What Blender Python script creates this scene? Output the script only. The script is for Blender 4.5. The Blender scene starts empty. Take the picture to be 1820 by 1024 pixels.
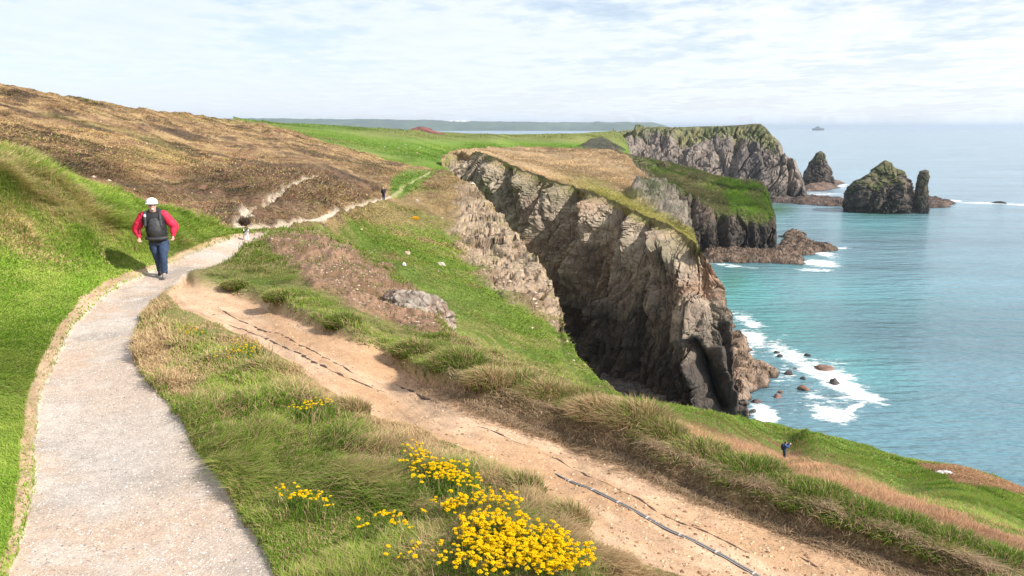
import bpy, bmesh, math, random
import numpy as np
from math import radians as R, sin, cos, pi
random.seed(7)
rng = np.random.default_rng(11)

# ------------------------------------------------------------------ camera
F, CX, CY = 1428.0, 910.0, 512.0
PITCH = math.atan((512 - 226) / F)
CAMZ = 60.0
sc = bpy.context.scene
col = sc.collection
cd = bpy.data.cameras.new('camera'); co = bpy.data.objects.new('camera', cd); col.objects.link(co)
cd.sensor_width = 36; cd.lens = 36 * F / 1820; cd.clip_start = 0.1; cd.clip_end = 200000
co.location = (0, 0, CAMZ); co.rotation_euler = (pi / 2 - PITCH, 0, 0)
sc.camera = co

def A(*a): return [np.asarray(v, float) for v in a]
def rays(px, py):
    px, py = A(px, py)
    a = (px - CX) / F; b = (CY - py) / F
    dx = a; dy = cos(PITCH) + b * sin(PITCH); dz = -sin(PITCH) + b * cos(PITCH)
    return dx, dy, dz, np.sqrt(dx * dx + dy * dy)
def U(px, py, D):
    dx, dy, dz, h = rays(px, py)
    k = np.asarray(D, float) / h
    return np.stack([dx * k, dy * k, CAMZ + dz * k], -1)
def dist_at_drop(px, py, drop):
    dx, dy, dz, h = rays(px, py)
    return drop * h / np.maximum(-dz, 1e-5)
def sea_at(px, py, z=0.0): return U(px, py, dist_at_drop(px, py, CAMZ - z))
def project(P):
    x, y, z = P[..., 0], P[..., 1], P[..., 2] - CAMZ
    d = y * cos(PITCH) - z * sin(PITCH); u = y * sin(PITCH) + z * cos(PITCH)
    return CX + F * x / d, CY - F * u / d

# ------------------------------------------------------------------ noise
_perm = rng.permutation(256); _perm = np.concatenate([_perm, _perm, _perm]); _val = rng.random(256)
def vnoise(P, seed=0):
    q = P + seed * 17.31
    i = np.floor(q).astype(np.int64); f = q - i; f = f * f * (3 - 2 * f); i &= 255
    r = 0
    for a in (0, 1):
        wa = f[..., 0] if a else 1 - f[..., 0]; ha = _perm[i[..., 0] + a]
        for b in (0, 1):
            wb = f[..., 1] if b else 1 - f[..., 1]; hb = _perm[ha + ((i[..., 1] + b) & 255)]
            for c in (0, 1):
                wc = f[..., 2] if c else 1 - f[..., 2]
                r = r + wa * wb * wc * _val[_perm[hb + ((i[..., 2] + c) & 255)] & 255]
    return r
def fbm(P, scale, octv=4, seed=0, st=(1, 1, 1), gain=.5):
    q = P / (scale * np.array(st, float)); s = 0; w = 1; t = 0
    for k in range(octv):
        s = s + w * vnoise(q, seed + k * 3); t += w; w *= gain; q = q * 2.03
    return s / t
def ridged(P, scale, octv=4, seed=0, st=(1, 1, 1)):
    q = P / (scale * np.array(st, float)); s = 0; w = 1; t = 0
    for k in range(octv):
        s = s + w * (1 - np.abs(2 * vnoise(q, seed + k * 3) - 1)); t += w; w *= .5; q = q * 2.1
    return s / t
def worley(P, scale, seed=0, st=(1, 1, 1)):
    q = P / (scale * np.array(st, float)) + seed * 7.7
    i = np.floor(q).astype(np.int64)
    f1 = np.full(q.shape[:-1], 9.); f2 = f1.copy(); cid = np.zeros(q.shape[:-1])
    for a in (-1, 0, 1):
        for b in (-1, 0, 1):
            for c in (-1, 0, 1):
                j = (i + np.array([a, b, c])); jm = j & 255
                h = _perm[_perm[_perm[jm[..., 0]] + jm[..., 1]] + jm[..., 2]]
                pt = j + np.stack([_val[h & 255], _val[_perm[h] & 255], _val[_perm[h + 13] & 255]], -1)
                d = np.sqrt(((pt - q) ** 2).sum(-1))
                nf = d < f1
                f2 = np.where(nf, f1, np.minimum(f2, d)); cid = np.where(nf, _val[_perm[h + 29] & 255], cid); f1 = np.where(nf, d, f1)
    return f1, f2, cid
def sstep(a, b, x):
    t = np.clip((x - a) / (b - a), 0, 1); return t * t * (3 - 2 * t)
def mixc(a, b, m):
    a = np.asarray(a, float); b = np.asarray(b, float); return a * (1 - m[..., None]) + b * m[..., None]

# ------------------------------------------------------------------ polygons in the traced plan
def seg_dist(px, py, poly, closed=False):
    pts = list(poly) + ([poly[0]] if closed else [])
    d = np.full(px.shape, 1e9)
    for (x0, y0), (x1, y1) in zip(pts[:-1], pts[1:]):
        vx, vy = x1 - x0, y1 - y0; L = vx * vx + vy * vy + 1e-9
        t = np.clip(((px - x0) * vx + (py - y0) * vy) / L, 0, 1)
        d = np.minimum(d, np.hypot(px - x0 - t * vx, py - y0 - t * vy))
    return d
def inside(px, py, poly):
    r = np.zeros(px.shape, bool); n = len(poly)
    for k in range(n):
        x0, y0 = poly[k]; x1, y1 = poly[(k + 1) % n]
        if y0 == y1: continue
        c = ((y0 > py) != (y1 > py)) & (px < (x1 - x0) * (py - y0) / (y1 - y0) + x0)
        r ^= c
    return r
def sdf(px, py, poly):   # positive inside
    d = seg_dist(px, py, poly, True); return np.where(inside(px, py, poly), d, -d)
def zone(px, py, poly, soft, wob=0):   # soft mask with a wobbly rim
    return sstep(-soft, soft, sdf(px, py, poly) + wob)

class TPS:
    def __init__(s, x, y, v, lam=1e-4):
        s.p = np.stack([x, y], 1) / 500.; n = len(v)
        K = s.k(np.linalg.norm(s.p[:, None] - s.p[None], axis=2)) + lam * np.eye(n)
        M = np.zeros((n + 3, n + 3)); M[:n, :n] = K; M[:n, n] = 1; M[:n, n + 1:] = s.p; M[n, :n] = 1; M[n + 1:, :n] = s.p.T
        s.w = np.linalg.solve(M, np.concatenate([v, np.zeros(3)]))
    @staticmethod
    def k(r): return np.where(r > 1e-9, r * r * np.log(np.maximum(r, 1e-9)), 0)
    def __call__(s, x, y):
        x = x / 500.; y = y / 500.; n = len(s.p)
        o = s.w[n] + s.w[n + 1] * x + s.w[n + 2] * y
        for i in range(n): o = o + s.w[i] * s.k(np.hypot(x - s.p[i, 0], y - s.p[i, 1]))
        return o

# ------------------------------------------------------------------ mesh + material helpers
def tag(o, label=None, cat=None, group=None, kind=None):
    if label: o['label'] = label
    if cat: o['category'] = cat
    if group: o['group'] = group
    if kind: o['kind'] = kind
    return o
def mk(name, V, faces, mat, parent=None, colr=None, smooth=True, attrs=None):
    """faces: (n,4) or (n,3) arrays (or list of both)"""
    me = bpy.data.meshes.new(name)
    if isinstance(faces, np.ndarray): faces = [faces]
    faces = [f for f in faces if len(f)]
    V = np.asarray(V, np.float32).reshape(-1, 3)
    li = np.concatenate([f.ravel() for f in faces]).astype(np.int32)
    tot = np.concatenate([np.full(len(f), f.shape[1]) for f in faces]).astype(np.int32)
    st = np.concatenate([[0], np.cumsum(tot)[:-1]]).astype(np.int32)
    me.vertices.add(len(V)); me.vertices.foreach_set('co', V.ravel())
    me.loops.add(len(li)); me.loops.foreach_set('vertex_index', li)
    me.polygons.add(len(tot)); me.polygons.foreach_set('loop_start', st); me.polygons.foreach_set('loop_total', tot)
    me.polygons.foreach_set('use_smooth', np.full(len(tot), smooth))
    me.update(calc_edges=True)
    if colr is not None:
        c = np.ones((len(V), 4), np.float32); c[:, :3] = np.asarray(colr).reshape(-1, 3)
        at = me.color_attributes.new('Col', 'FLOAT_COLOR', 'POINT'); at.data.foreach_set('color', c.ravel())
    for k, v in (attrs or {}).items():
        at = me.attributes.new(k, 'FLOAT', 'POINT'); at.data.foreach_set('value', np.asarray(v, np.float32).ravel())
    if mat: me.materials.append(mat)
    o = bpy.data.objects.new(name, me); col.objects.link(o)
    if parent: o.parent = parent
    return o
def grid_faces(ny, nx):
    i = np.arange((ny - 1) * (nx - 1)); r = i // (nx - 1); c = i % (nx - 1); a = r * nx + c
    return np.stack([a, a + 1, a + nx + 1, a + nx], 1)

class NT:
    def __init__(s, name):
        s.m = bpy.data.materials.new(name); s.m.use_nodes = True; s.t = s.m.node_tree; s.t.nodes.clear()
        s.out = s.n('ShaderNodeOutputMaterial')
    def n(s, typ, **k):
        nd = s.t.nodes.new(typ)
        for a, b in k.items():
            if hasattr(nd, a) and not a[0].isupper(): setattr(nd, a, b)
            else: nd.inputs[a.replace('_', ' ')].default_value = b
        return nd
    def l(s, a, b): s.t.links.new(a, b)
    def noise(s, vec, scale, detail=4, rough=.6, out=0):
        n = s.n('ShaderNodeTexNoise'); n.inputs['Scale'].default_value = scale; n.inputs['Detail'].default_value = detail
        n.inputs['Roughness'].default_value = rough
        if vec is not None: s.l(vec, n.inputs['Vector'])
        return n.outputs[out]
    def ramp(s, fac, stops):
        r = s.n('ShaderNodeValToRGB'); e = r.color_ramp.elements
        while len(e) < len(stops): e.new(.5)
        for q, (p, c) in zip(e, stops): q.position = p; q.color = (c, c, c, 1) if np.isscalar(c) else (*c, 1)
        s.l(fac, r.inputs[0]); return r.outputs[0]
    def math(s, op, a, b=None, clamp=False):
        m = s.n('ShaderNodeMath'); m.operation = op; m.use_clamp = clamp
        for i, v in enumerate((a, b)):
            if v is None: continue
            if isinstance(v, (int, float)): m.inputs[i].default_value = v
            else: s.l(v, m.inputs[i])
        return m.outputs[0]
    def mix(s, a, b, f, blend='MIX'):
        m = s.n('ShaderNodeMix'); m.data_type = 'RGBA'; m.blend_type = blend
        for i, v in ((6, a), (7, b), (0, f)):
            if isinstance(v, (int, float)): m.inputs[i].default_value = v if i == 0 else (v, v, v, 1)
            elif isinstance(v, tuple): m.inputs[i].default_value = (*v, 1)
            else: s.l(v, m.inputs[i])
        return m.outputs[2]
    def bump(s, h, dist, strength=1, nrm=None):
        b = s.n('ShaderNodeBump'); b.inputs['Distance'].default_value = dist; b.inputs['Strength'].default_value = strength
        s.l(h, b.inputs['Height'])
        if nrm is not None: s.l(nrm, b.inputs['Normal'])
        return b.outputs[0]
    def pbr(s, colr, rough=.8, nrm=None, **k):
        p = s.n('ShaderNodeBsdfPrincipled')
        if isinstance(colr, tuple): p.inputs['Base Color'].default_value = (*colr, 1)
        else: s.l(colr, p.inputs['Base Color'])
        if isinstance(rough, (int, float)): p.inputs['Roughness'].default_value = rough
        else: s.l(rough, p.inputs['Roughness'])
        for a, b in k.items(): p.inputs[a.replace('_', ' ')].default_value = b
        if nrm is not None: s.l(nrm, p.inputs['Normal'])
        s.l(p.outputs[0], s.out.inputs[0]); return p
def attr_col(t): a = t.n('ShaderNodeAttribute'); a.attribute_name = 'Col'; return a
def world_pos(t): return t.n('ShaderNodeNewGeometry').outputs['Position']

def mat_ground(name, fs, var=.5, bumpd=.05, rough=.95, spec=.15, fs2=None):
    t = NT(name); c = attr_col(t).outputs[0]; p = world_pos(t)
    n1 = t.noise(p, fs, 5, .7); n2 = t.noise(p, fs * .18 if fs2 is None else fs2, 4, .6)
    v = t.ramp(n1, [(.25, 1 - var), (.75, 1 + var * .0 + .0)]); 
    m = t.mix(c, t.ramp(n1, [(.3, 1 - var), (.7, 1.)]), 1.0, 'MULTIPLY')
    m = t.mix(m, t.ramp(n2, [(.3, 1 - var * .5), (.7, 1.)]), 1.0, 'MULTIPLY')
    m = t.mix(m, 1.35, 1.0, 'MULTIPLY')
    t.pbr(m, rough, t.bump(n1, bumpd), Specular_IOR_Level=spec); return t.m
def mat_rock(name, fs, bumpd, var=.5):
    t = NT(name); c = attr_col(t).outputs[0]; p = world_pos(t)
    n1 = t.noise(p, fs, 8, .72)
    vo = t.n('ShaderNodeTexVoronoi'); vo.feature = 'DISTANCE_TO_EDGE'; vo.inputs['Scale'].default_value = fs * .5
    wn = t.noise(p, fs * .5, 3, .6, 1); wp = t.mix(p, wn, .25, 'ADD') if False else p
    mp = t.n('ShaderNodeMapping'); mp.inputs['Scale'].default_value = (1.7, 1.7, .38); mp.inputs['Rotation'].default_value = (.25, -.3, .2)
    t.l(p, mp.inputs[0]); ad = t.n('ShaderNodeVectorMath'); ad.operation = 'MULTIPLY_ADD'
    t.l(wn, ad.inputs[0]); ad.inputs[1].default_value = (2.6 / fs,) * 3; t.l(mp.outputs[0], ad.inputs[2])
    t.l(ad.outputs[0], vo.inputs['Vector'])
    crack = t.ramp(vo.outputs[0], [(0, 0.), (.12, 1.)])
    h = t.math('ADD', n1, t.math('MULTIPLY', crack, .35))
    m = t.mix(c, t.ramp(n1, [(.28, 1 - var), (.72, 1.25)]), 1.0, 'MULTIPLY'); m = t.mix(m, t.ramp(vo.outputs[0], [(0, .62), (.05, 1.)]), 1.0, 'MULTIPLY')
    t.pbr(m, .9, t.bump(h, bumpd), Specular_IOR_Level=.25); return t.m
def mat_leaf(name, trans=.3):
    t = NT(name); c = attr_col(t).outputs[0]
    d = t.n('ShaderNodeBsdfDiffuse'); tr = t.n('ShaderNodeBsdfTranslucent'); mx = t.n('ShaderNodeMixShader')
    t.l(c, d.inputs[0]); t.l(c, tr.inputs[0]); mx.inputs[0].default_value = trans
    t.l(d.outputs[0], mx.inputs[1]); t.l(tr.outputs[0], mx.inputs[2]); t.l(mx.outputs[0], t.out.inputs[0]); return t.m
def mat_plain(name, c, rough=.6, nscale=None, var=.3, bumpd=0.0, **k):
    t = NT(name)
    if nscale is None: t.pbr(tuple(c), rough, **k); return t.m
    tc = t.n('ShaderNodeTexCoord').outputs['Object']; n = t.noise(tc, nscale, 4, .65)
    m = t.mix(tuple(c), t.ramp(n, [(.3, 1 - var), (.7, 1 + var * .5)]), 1.0, 'MULTIPLY')
    t.pbr(m, rough, t.bump(n, bumpd) if bumpd else None, **k); return t.m

M_near = mat_ground('near_soil', 45, .45, .012)
M_mid = mat_ground('mid_turf', 2.2, .55, .12)
M_far = mat_ground('far_turf', .5, .45, .3)
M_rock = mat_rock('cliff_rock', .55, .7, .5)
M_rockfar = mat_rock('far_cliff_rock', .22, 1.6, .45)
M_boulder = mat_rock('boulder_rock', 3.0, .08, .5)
M_grass = mat_leaf('grass_blades', .35)

# ------------------------------------------------------------------ terrain sheets
def densify(xs, ys, step):
    s = np.concatenate([[0], np.cumsum(np.hypot(np.diff(xs), np.diff(ys)))]); n = max(2, int(s[-1] / step))
    q = np.linspace(0, s[-1], n); return np.interp(q, s, xs)
def sheet(name, top, bot, ctrl, step, mat, colf, dispf=None, back=(), front=(), ref=None, kind='structure', label=None, extra=None, lam=1e-4, smooth=True):
    top = np.array(top, float); bot = np.array(bot, float); ctrl = np.array(ctrl, float)
    if extra is not None: xs = np.unique(np.concatenate([densify(top[:, 0], top[:, 1], step), extra]))
    else: xs = densify(top[:, 0], top[:, 1], step)
    yt = np.interp(xs, top[:, 0], top[:, 1]); yb = np.interp(xs, bot[:, 0], bot[:, 1]); yb = np.maximum(yb, yt + .5)
    ny = int(max(8, np.max(yb - yt) / step)); t = np.linspace(0, 1, ny)[:, None]
    py = yb[None] * (1 - t) + yt[None] * t; px = np.broadcast_to(xs[None], py.shape).copy()
    lr = (lambda x, y: 0 * x) if ref is None else (lambda x, y: np.log(ref(x, y)))
    T = TPS(ctrl[:, 0], ctrl[:, 1], np.log(ctrl[:, 2]) - lr(ctrl[:, 0], ctrl[:, 1]), lam)
    D = np.exp(T(px, py) + lr(px, py)); P = U(px, py, D)
    # normals of the smooth sheet, turned towards the camera
    gu = np.gradient(P, axis=1); gv = np.gradient(P, axis=0); N = np.cross(gu, gv); N /= np.linalg.norm(N, axis=-1, keepdims=True) + 1e-9
    N *= np.sign(-(N * (P - np.array([0, 0, CAMZ]))).sum(-1, keepdims=True))
    C = colf(px, py, P)
    if dispf is not None: P = P + dispf(px, py, P, N)
    def skirt(row, prof):
        az = row[:, :2] / np.linalg.norm(row[:, :2], axis=1, keepdims=True); out = []
        for dd, dz in prof:
            q = row.copy(); q[:, :2] += az * dd; q[:, 2] = np.maximum(q[:, 2] + dz, -2.5); out.append(q)
        return out
    bk = skirt(P[-1], back); fr = skirt(P[0], front)[::-1]
    V = np.concatenate([np.array(fr).reshape(-1, len(xs), 3), P, np.array(bk).reshape(-1, len(xs), 3)], 0)
    CC = np.concatenate([np.repeat(C[:1], len(fr), 0), C, np.repeat(C[-1:], len(bk), 0)], 0)
    o = mk(name, V, grid_faces(V.shape[0], V.shape[1]), mat, colr=CC, smooth=smooth)
    tag(o, label, None, None, kind)
    o['n'] = 0; del o['n']
    return dict(px=px, py=py, P=P, C=C, o=o, xs=xs, T=T, lr=lr)

def strata(P, t, lean, sc_, seed, A_=1, B_=.5, C_=.3, zs=4.0):
    t = np.array(t, float); t /= np.linalg.norm(t); u = P[..., 0] * t[0] + P[..., 1] * t[1]; n = P[..., 0] * t[1] - P[..., 1] * t[0]; w_ = (fbm(P, sc_ * 2.5, 3, seed) - .5) * sc_ * 1.6
    Q = np.stack([u - lean * P[..., 2] + w_, n * .5, P[..., 2] + w_ * .7], -1)
    f1, f2, cid = worley(Q, sc_, seed + 1, (1, 1, zs)); g1, g2, gd = worley(Q, sc_ * .42, seed + 2, (1, 1, zs * .6))
    big = ridged(Q, sc_ * 2.6, 5, seed + 3, (1, 1.4, zs)); fr = (Q[..., 0] / sc_ + cid * 9) % 1.0
    return A_ * sc_ * (big - .5) * 1.5 + B_ * sc_ * ((cid - .5) * 1.1 + (gd - .5) * .4 + (fr - .5) * .35) - C_ * sc_ * (np.exp(-((f2 - f1) / .09) ** 2) + .4 * np.exp(-((g2 - g1) / .1) ** 2)) + (ridged(P, sc_ * .35, 3, seed + 9) - .5) * sc_ * .22

# base colours (linear albedo)
GREEN = np.array([.115, .20, .028]); GREEN2 = np.array([.17, .24, .045]); DKGREEN = np.array([.035, .075, .012])
TAN = np.array([.42, .29, .145]); HEATH = np.array([.10, .068, .045]); BROWN = np.array([.26, .16, .09])
SAND = np.array([.52, .355, .23]); PATHC = np.array([.46, .405, .355]); ROCKT = np.array([.37, .28, .195])
DRY = np.array([.38, .27, .15]); SOIL = np.array([.25, .15, .085])

# ---- traced outlines of the near ground (plan of materials on the headland)
PATH = [(-60,1300),(-10,1080),(20,1010),(45,930),(58,870),(62,780),(70,700),(92,655),(122,592),(160,545),(215,505),(290,473),(360,442),(420,423),(445,415),(480,412),(486,417),
        (450,429),(432,440),(415,458),(375,482),(330,497),(297,517),(268,540),(248,568),(236,610),(240,645),(262,678),(290,708),(318,742),(350,800),(395,865),(430,930),(470,985),(495,1030),(530,1100),(560,1300)]
BORDER = [(-300,1300),(-60,1100),(-20,1030),(8,985),(22,930),(28,880),(36,800),(46,720),(64,660),(100,590),(140,535),(190,500),(280,468),(350,438),(415,418),(440,412),(420,430),(300,480),(150,560),(80,690),(66,800),(60,900),(30,1010),(-10,1100),(-60,1300)]
SANDP = [(296,522),(330,498),(345,506),(400,517),(450,531),(510,555),(560,578),(620,604),(680,631),(760,679),(860,716),(940,747),(1010,775),(1100,806),(1200,852),(1300,888),(1400,928),(1500,966),(1600,1006),(1750,1065),(2000,1160),(2000,1300),(1500,1300),(1290,1060),(1200,1024),(1110,995),(1050,975),(1025,930),(955,868),(845,815),(765,775),(690,756),(640,728),(590,700),(515,645),(450,610),(385,578),(320,552)]
SCREE = [(470,428),(500,416),(545,412),(590,425),(640,446),(700,486),(740,515),(775,540),(790,590),(765,598),(720,585),(670,562),(610,535),(560,510),(520,485),(490,455)]
ROCKEND = [(690,560),(715,535),(750,528),(783,540),(792,590),(770,600),(720,590)]
FRINGE_LINE = [(345,508),(400,528),(450,543),(510,568),(560,592),(620,618),(680,644),(760,690),(860,724),(940,752),(1010,775),(1100,806),(1200,852),(1300,888),(1400,928),(1500,966),(1600,1006),(1750,1065),(2000,1160)]
NTOP = [(-650,120),(-260,172),(-100,228),(0,268),(45,283),(80,300),(150,325),(205,342),(260,364),(340,386),(400,402),(430,409),(480,411),(520,409),(560,408),(600,420),(640,441),(690,472),(720,500),(750,535),(785,572),(815,600),(850,618),(930,652),(1000,683),(1060,702),(1110,722),(1180,776),(1250,810),(1340,847),(1480,895),(1600,936),(1700,972),(1820,1018),(1950,1068),(2150,1140)]

def near_masks(px, py, P):
    w = (fbm(P, .5, 3, 1) - .5) * 16 * np.clip(9 / np.hypot(P[..., 0], P[..., 1]), .15, 1.4)
    m = {}
    m['path'] = zone(px, py, PATH, 3, w * .7 + (fbm(P, .15, 2, 27) - .5) * 8)
    m['border'] = zone(px, py, BORDER, 4, w * .7) * (1 - m['path'])
    m['sand'] = zone(px, py, SANDP, 5, w) * (1 - m['path'])
    w2 = (fbm(P, 1.2, 4, 2) - .5) * 60
    m['scree'] = zone(px, py, SCREE, 8, w2)
    m['rock'] = zone(px, py, ROCKEND, 6, w2 * .4)
    m['left'] = sstep(-12, 12, np.interp(py, [170, 400, 412, 440, 500, 600, 700, 1100, 1300], [600, 470, 440, 380, 250, 150, 110, 10, -60]) - px)
    sd = seg_dist(px, py, FRINGE_LINE)
    m['fr'] = np.exp(-(sd / (22 + 900 / np.hypot(P[..., 0], P[..., 1]) * .35)) ** 2) * (1 - m['sand']) * (1 - m['left'])
    m['sd'] = sd
    return m

# scattered controls: (px, py, D)
def dp(x, y, drop): return (x, y, float(dist_at_drop(x, y, drop)))
NC = [dp(*q) for q in [(0,1100,3.5),(300,1250,3.5),(900,1250,3.45),(1500,1250,3.6),(2000,1250,3.8),(500,1024,3.5),(1000,1024,3.3),(1500,1024,3.65),(1820,1060,3.8),(100,740,3.5),(-200,900,3.3),
      (400,740,3.38),(600,740,3.35),(800,860,3.35),(400,640,3.38),(300,580,3.4),(1000,800,3.6),(1350,910,3.65),(700,690,3.6),(450,560,3.6),(300,500,3.5),(180,560,3.5),(200,505,3.48),(400,440,3.5),(470,413,3.5),
      (0,560,3.25),(0,700,3.4),(-200,620,3.1),(100,480,3.05),(360,500,3.5),(500,540,3.52),(650,600,3.5),(800,640,3.55),(950,700,3.55),(1110,730,3.55),(1200,790,3.6),(1340,850,3.65),(1600,935,3.8),(1820,1010,3.9),(2100,1120,4.1),
      (560,409,3.45),(640,441,3.75),(720,500,4.2),(785,572,4.3),(640,510,3.85),(700,555,4.05),(560,470,3.6),(740,600,3.9)]] + \
     [(0,268,25),(-200,195,25),(0,400,20.5),(80,300,25.5),(150,325,26),(260,364,27),(340,386,28),(430,409,29),(150,420,21.5),(260,430,23),(340,425,25.5),(-200,400,19),(-620,130,24),(-620,400,16),(-620,600,12.5),dp(-600,900,3.0),dp(-600,1250,3.2)]
def near_ref(x, y):
    dx, dy, dz, h = rays(x, y); a = -dz / h; a = (a + np.sqrt(a * a + .004)) / 2
    return 3.5 / a
def ruts(px, py, P):
    sdm = seg_dist(px, py, FRINGE_LINE) * np.hypot(P[..., 0], P[..., 1]) / F * 1.2
    q = np.stack([sdm, P[..., 0] * .09, P[..., 1] * .09], -1); return fbm(q, .09, 3, 25), fbm(q, .35, 3, 26)
def near_col(px, py, P):
    m = near_masks(px, py, P); n = fbm(P, .8, 4, 5); n2 = fbm(P, .12, 3, 6); n3 = fbm(P, 3.5, 3, 9)
    c = mixc(GREEN * .75, GREEN2 * .8, sstep(.35, .65, n))
    c = mixc(c, SOIL * .8, sstep(.5, .75, n2) * .5)
    isl = (1 - m['left'])
    c = mixc(c, DRY * .75, isl * sstep(.35, .6, n3) * .7)
    c = mixc(c, SOIL * .7, m['scree'])
    c = mixc(c, mixc(np.array([.30, .18, .115]), np.array([.15, .095, .065]), sstep(.4, .6, n2)), m['scree'] * sstep(.3, .5, n))
    s = mixc(SAND, SAND * np.array([1.12, 1.12, 1.15]), sstep(.4, .6, n)); s = mixc(s, SAND * .74, sstep(.5, .7, fbm(P * np.array([1, 1, 1]), .6, 5, 15, (2.2, .7, 1))) * .6)
    r1, r2 = ruts(px, py, P); s = mixc(s, SAND * np.array([.66, .60, .55]), sstep(.5, .72, r1) * .55); s = mixc(s, SAND * np.array([.85, .74, .62]), sstep(.45, .65, r2) * .7)
    c = mixc(c, s, np.maximum(m['sand'], m['border'] * .9))
    g = mixc(PATHC, PATHC * np.array([1.08, .98, .9]), sstep(.45, .7, n3)); g = mixc(g, PATHC * .68, sstep(.48, .7, n) * .6); g = mixc(g, np.array([.50, .36, .26]), sstep(.48, .6, fbm(P, 1.3, 5, 17)) * .65); g = mixc(g, PATHC * 1.18, sstep(.55, .65, fbm(P, .45, 4, 18)) * .5)
    pe = np.exp(-(seg_dist(px, py, PATH[2:12]) / 6.) ** 2)
    g = mixc(g, np.array([.66, .56, .42]), pe * sstep(.4, .6, fbm(P, .2, 3, 22)))
    return mixc(c, g, m['path'])
def near_disp(px, py, P, N):
    m = near_masks(px, py, P); dist = np.hypot(P[..., 0], P[..., 1])[..., None]
    h = (fbm(P, 1.0, 4, 3) - .5) * .18 * (1 - .75 * np.maximum(m['path'], m['sand'])) + (fbm(P, .25, 3, 4) - .5) * .05 * (1 - .7 * m['path'])
    r1, r2 = ruts(px, py, P); h = h + m['sand'] * (-.05 + (r1 - .5) * .05 + (r2 - .5) * .09 + (ridged(P, .9, 3, 8) - .5) * .05)
    h = h + m['fr'] * .16 + (1 - m['path']) * (1 - m['sand']) * .04
    h = h + m['scree'] * ((ridged(P, 1.6, 5, 9, (2, .8, 1)) - .6) * .55 + (fbm(P, .2, 3, 19) - .5) * .1)
    bank = m['left'] * sstep(480, 380, py) * (fbm(P, 2.2, 3, 12) - .5) * .7
    return np.stack([0 * h, 0 * h, h + bank], -1)
near = sheet('ground', NTOP, [(-650, 1260), (2200, 1260)], NC, 3.0, M_near, near_col, near_disp,
             back=[(.5, -.15), (1.5, -.9), (4, -3.2), (9, -8), (18, -17), (26, -40), (30, -70)], front=[(-.6, 0), (-1.6, 0), (-2.6, 0)], ref=near_ref)

# ---- brown hillside, valley and the grassy spur that ends in a pale cliff
BTOP = [(-400,95),(-150,130),(0,153),(60,162),(130,171),(200,181),(300,196),(360,205),(420,212),(470,222),(520,234),(560,245),(600,256),(640,268),(690,283),(730,294),(765,299),(800,305),(825,322),(842,334),(862,352),(885,378),(905,405),(925,432),(945,455),(962,472),(975,492),(984,512),(994,540),(1000,568),(1007,594),(1026,626),(1055,658),(1085,682),(1102,698),(1112,725),(1116,760)]
BBOT = [(-400,380),(0,400),(100,440),(300,450),(430,465),(560,500),(640,560),(720,640),(790,710),(850,740),(1000,790),(1116,840)]
BC = [(0,153,150),(-350,105,150),(200,181,172),(300,196,190),(420,212,215),(560,245,200),(640,268,190),(720,291,175),(765,299,170),(0,260,85),(-300,240,85),(100,300,75),(200,250,110),(200,340,66),(300,380,58),(400,300,110),(430,410,50),(515,403,56),
      (600,380,76),(680,358,108),(725,330,132),(500,330,90),(600,300,135),(640,340,112),(800,305,160),(640,440,72),(740,420,88),(820,400,106),(870,360,128),(700,520,58),(800,500,72),(900,440,94),(900,540,70),(960,480,82),(996,560,73),(900,620,56),(1000,640,57),
      (1100,700,50),(800,620,46),(940,500,80),(1050,690,52),(790,720,36),(900,750,38),(640,560,50),(1110,830,33),(560,500,44)]
ROCKZ = [(812,318),(845,334),(870,360),(905,402),(930,430),(965,470),(990,520),(1006,600),(985,582),(950,560),(900,530),(858,500),(835,470),(812,440),(800,415),(815,390),(808,350)]
GREENZ = [(560,404),(640,402),(720,396),(790,415),(830,470),(900,530),(980,590),(1060,660),(1110,700),(1110,790),(800,700),(700,560),(640,450),(570,420)]
TOPGREEN = [(695,318),(720,300),(775,303),(750,330),(712,352),(690,345)]
DARKZ = [(0,250),(120,262),(300,330),(420,280),(560,290),(690,315),(700,345),(640,372),(520,402),(430,402),(300,372),(150,320),(80,300)]
TRACK = [(445,410),(490,408),(515,402),(560,391),(600,380),(640,368),(680,357),(700,345),(730,328),(765,305)]
GULLY = [(425,402),(445,380),(470,363),(500,345),(530,328),(565,312)]
def hill_zones(px, py, P):
    n = fbm(P, 9, 4, 31); n2 = fbm(P, 2.2, 4, 32); n3 = fbm(P, 20, 3, 33)
    z = {}
    z['rock'] = zone(px, py, ROCKZ, 12, (n2 - .5) * 60)
    z['green'] = zone(px, py, GREENZ, 16, (n - .5) * 70) * sstep(.30, .55, fbm(P, 5, 4, 34, (1, 1, 1)) + .12)
    z['top'] = zone(px, py, TOPGREEN, 6, (n - .5) * 14)
    z['dark'] = zone(px, py, DARKZ, 25, (n - .5) * 110)
    z['track'] = 1 - sstep(.75, 1.25, seg_dist(px, py, TRACK) / np.interp(px, [445, 515, 560, 680, 765], [7, 5, 4, 2.8, 2.0]))
    z['gully'] = 1 - sstep(.5, 1.3, seg_dist(px, py, GULLY) / np.interp(px, [425, 470, 565], [10, 6, 3.0]) + (n2 - .5) * 1.5)
    z['fieldside'] = sstep(-6, 10, seg_dist(px, py, BTOP[8:18]) * -1 + 8) * sstep(430, 470, px) * sstep(800, 760, px)
    z['slope'] = sstep(-12, 14, sdf(px, py, [(515,406),(600,384),(680,361),(765,308),(800,303),(1200,500),(1200,800),(600,800),(430,450)]))
    return z, n, n2, n3
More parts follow.
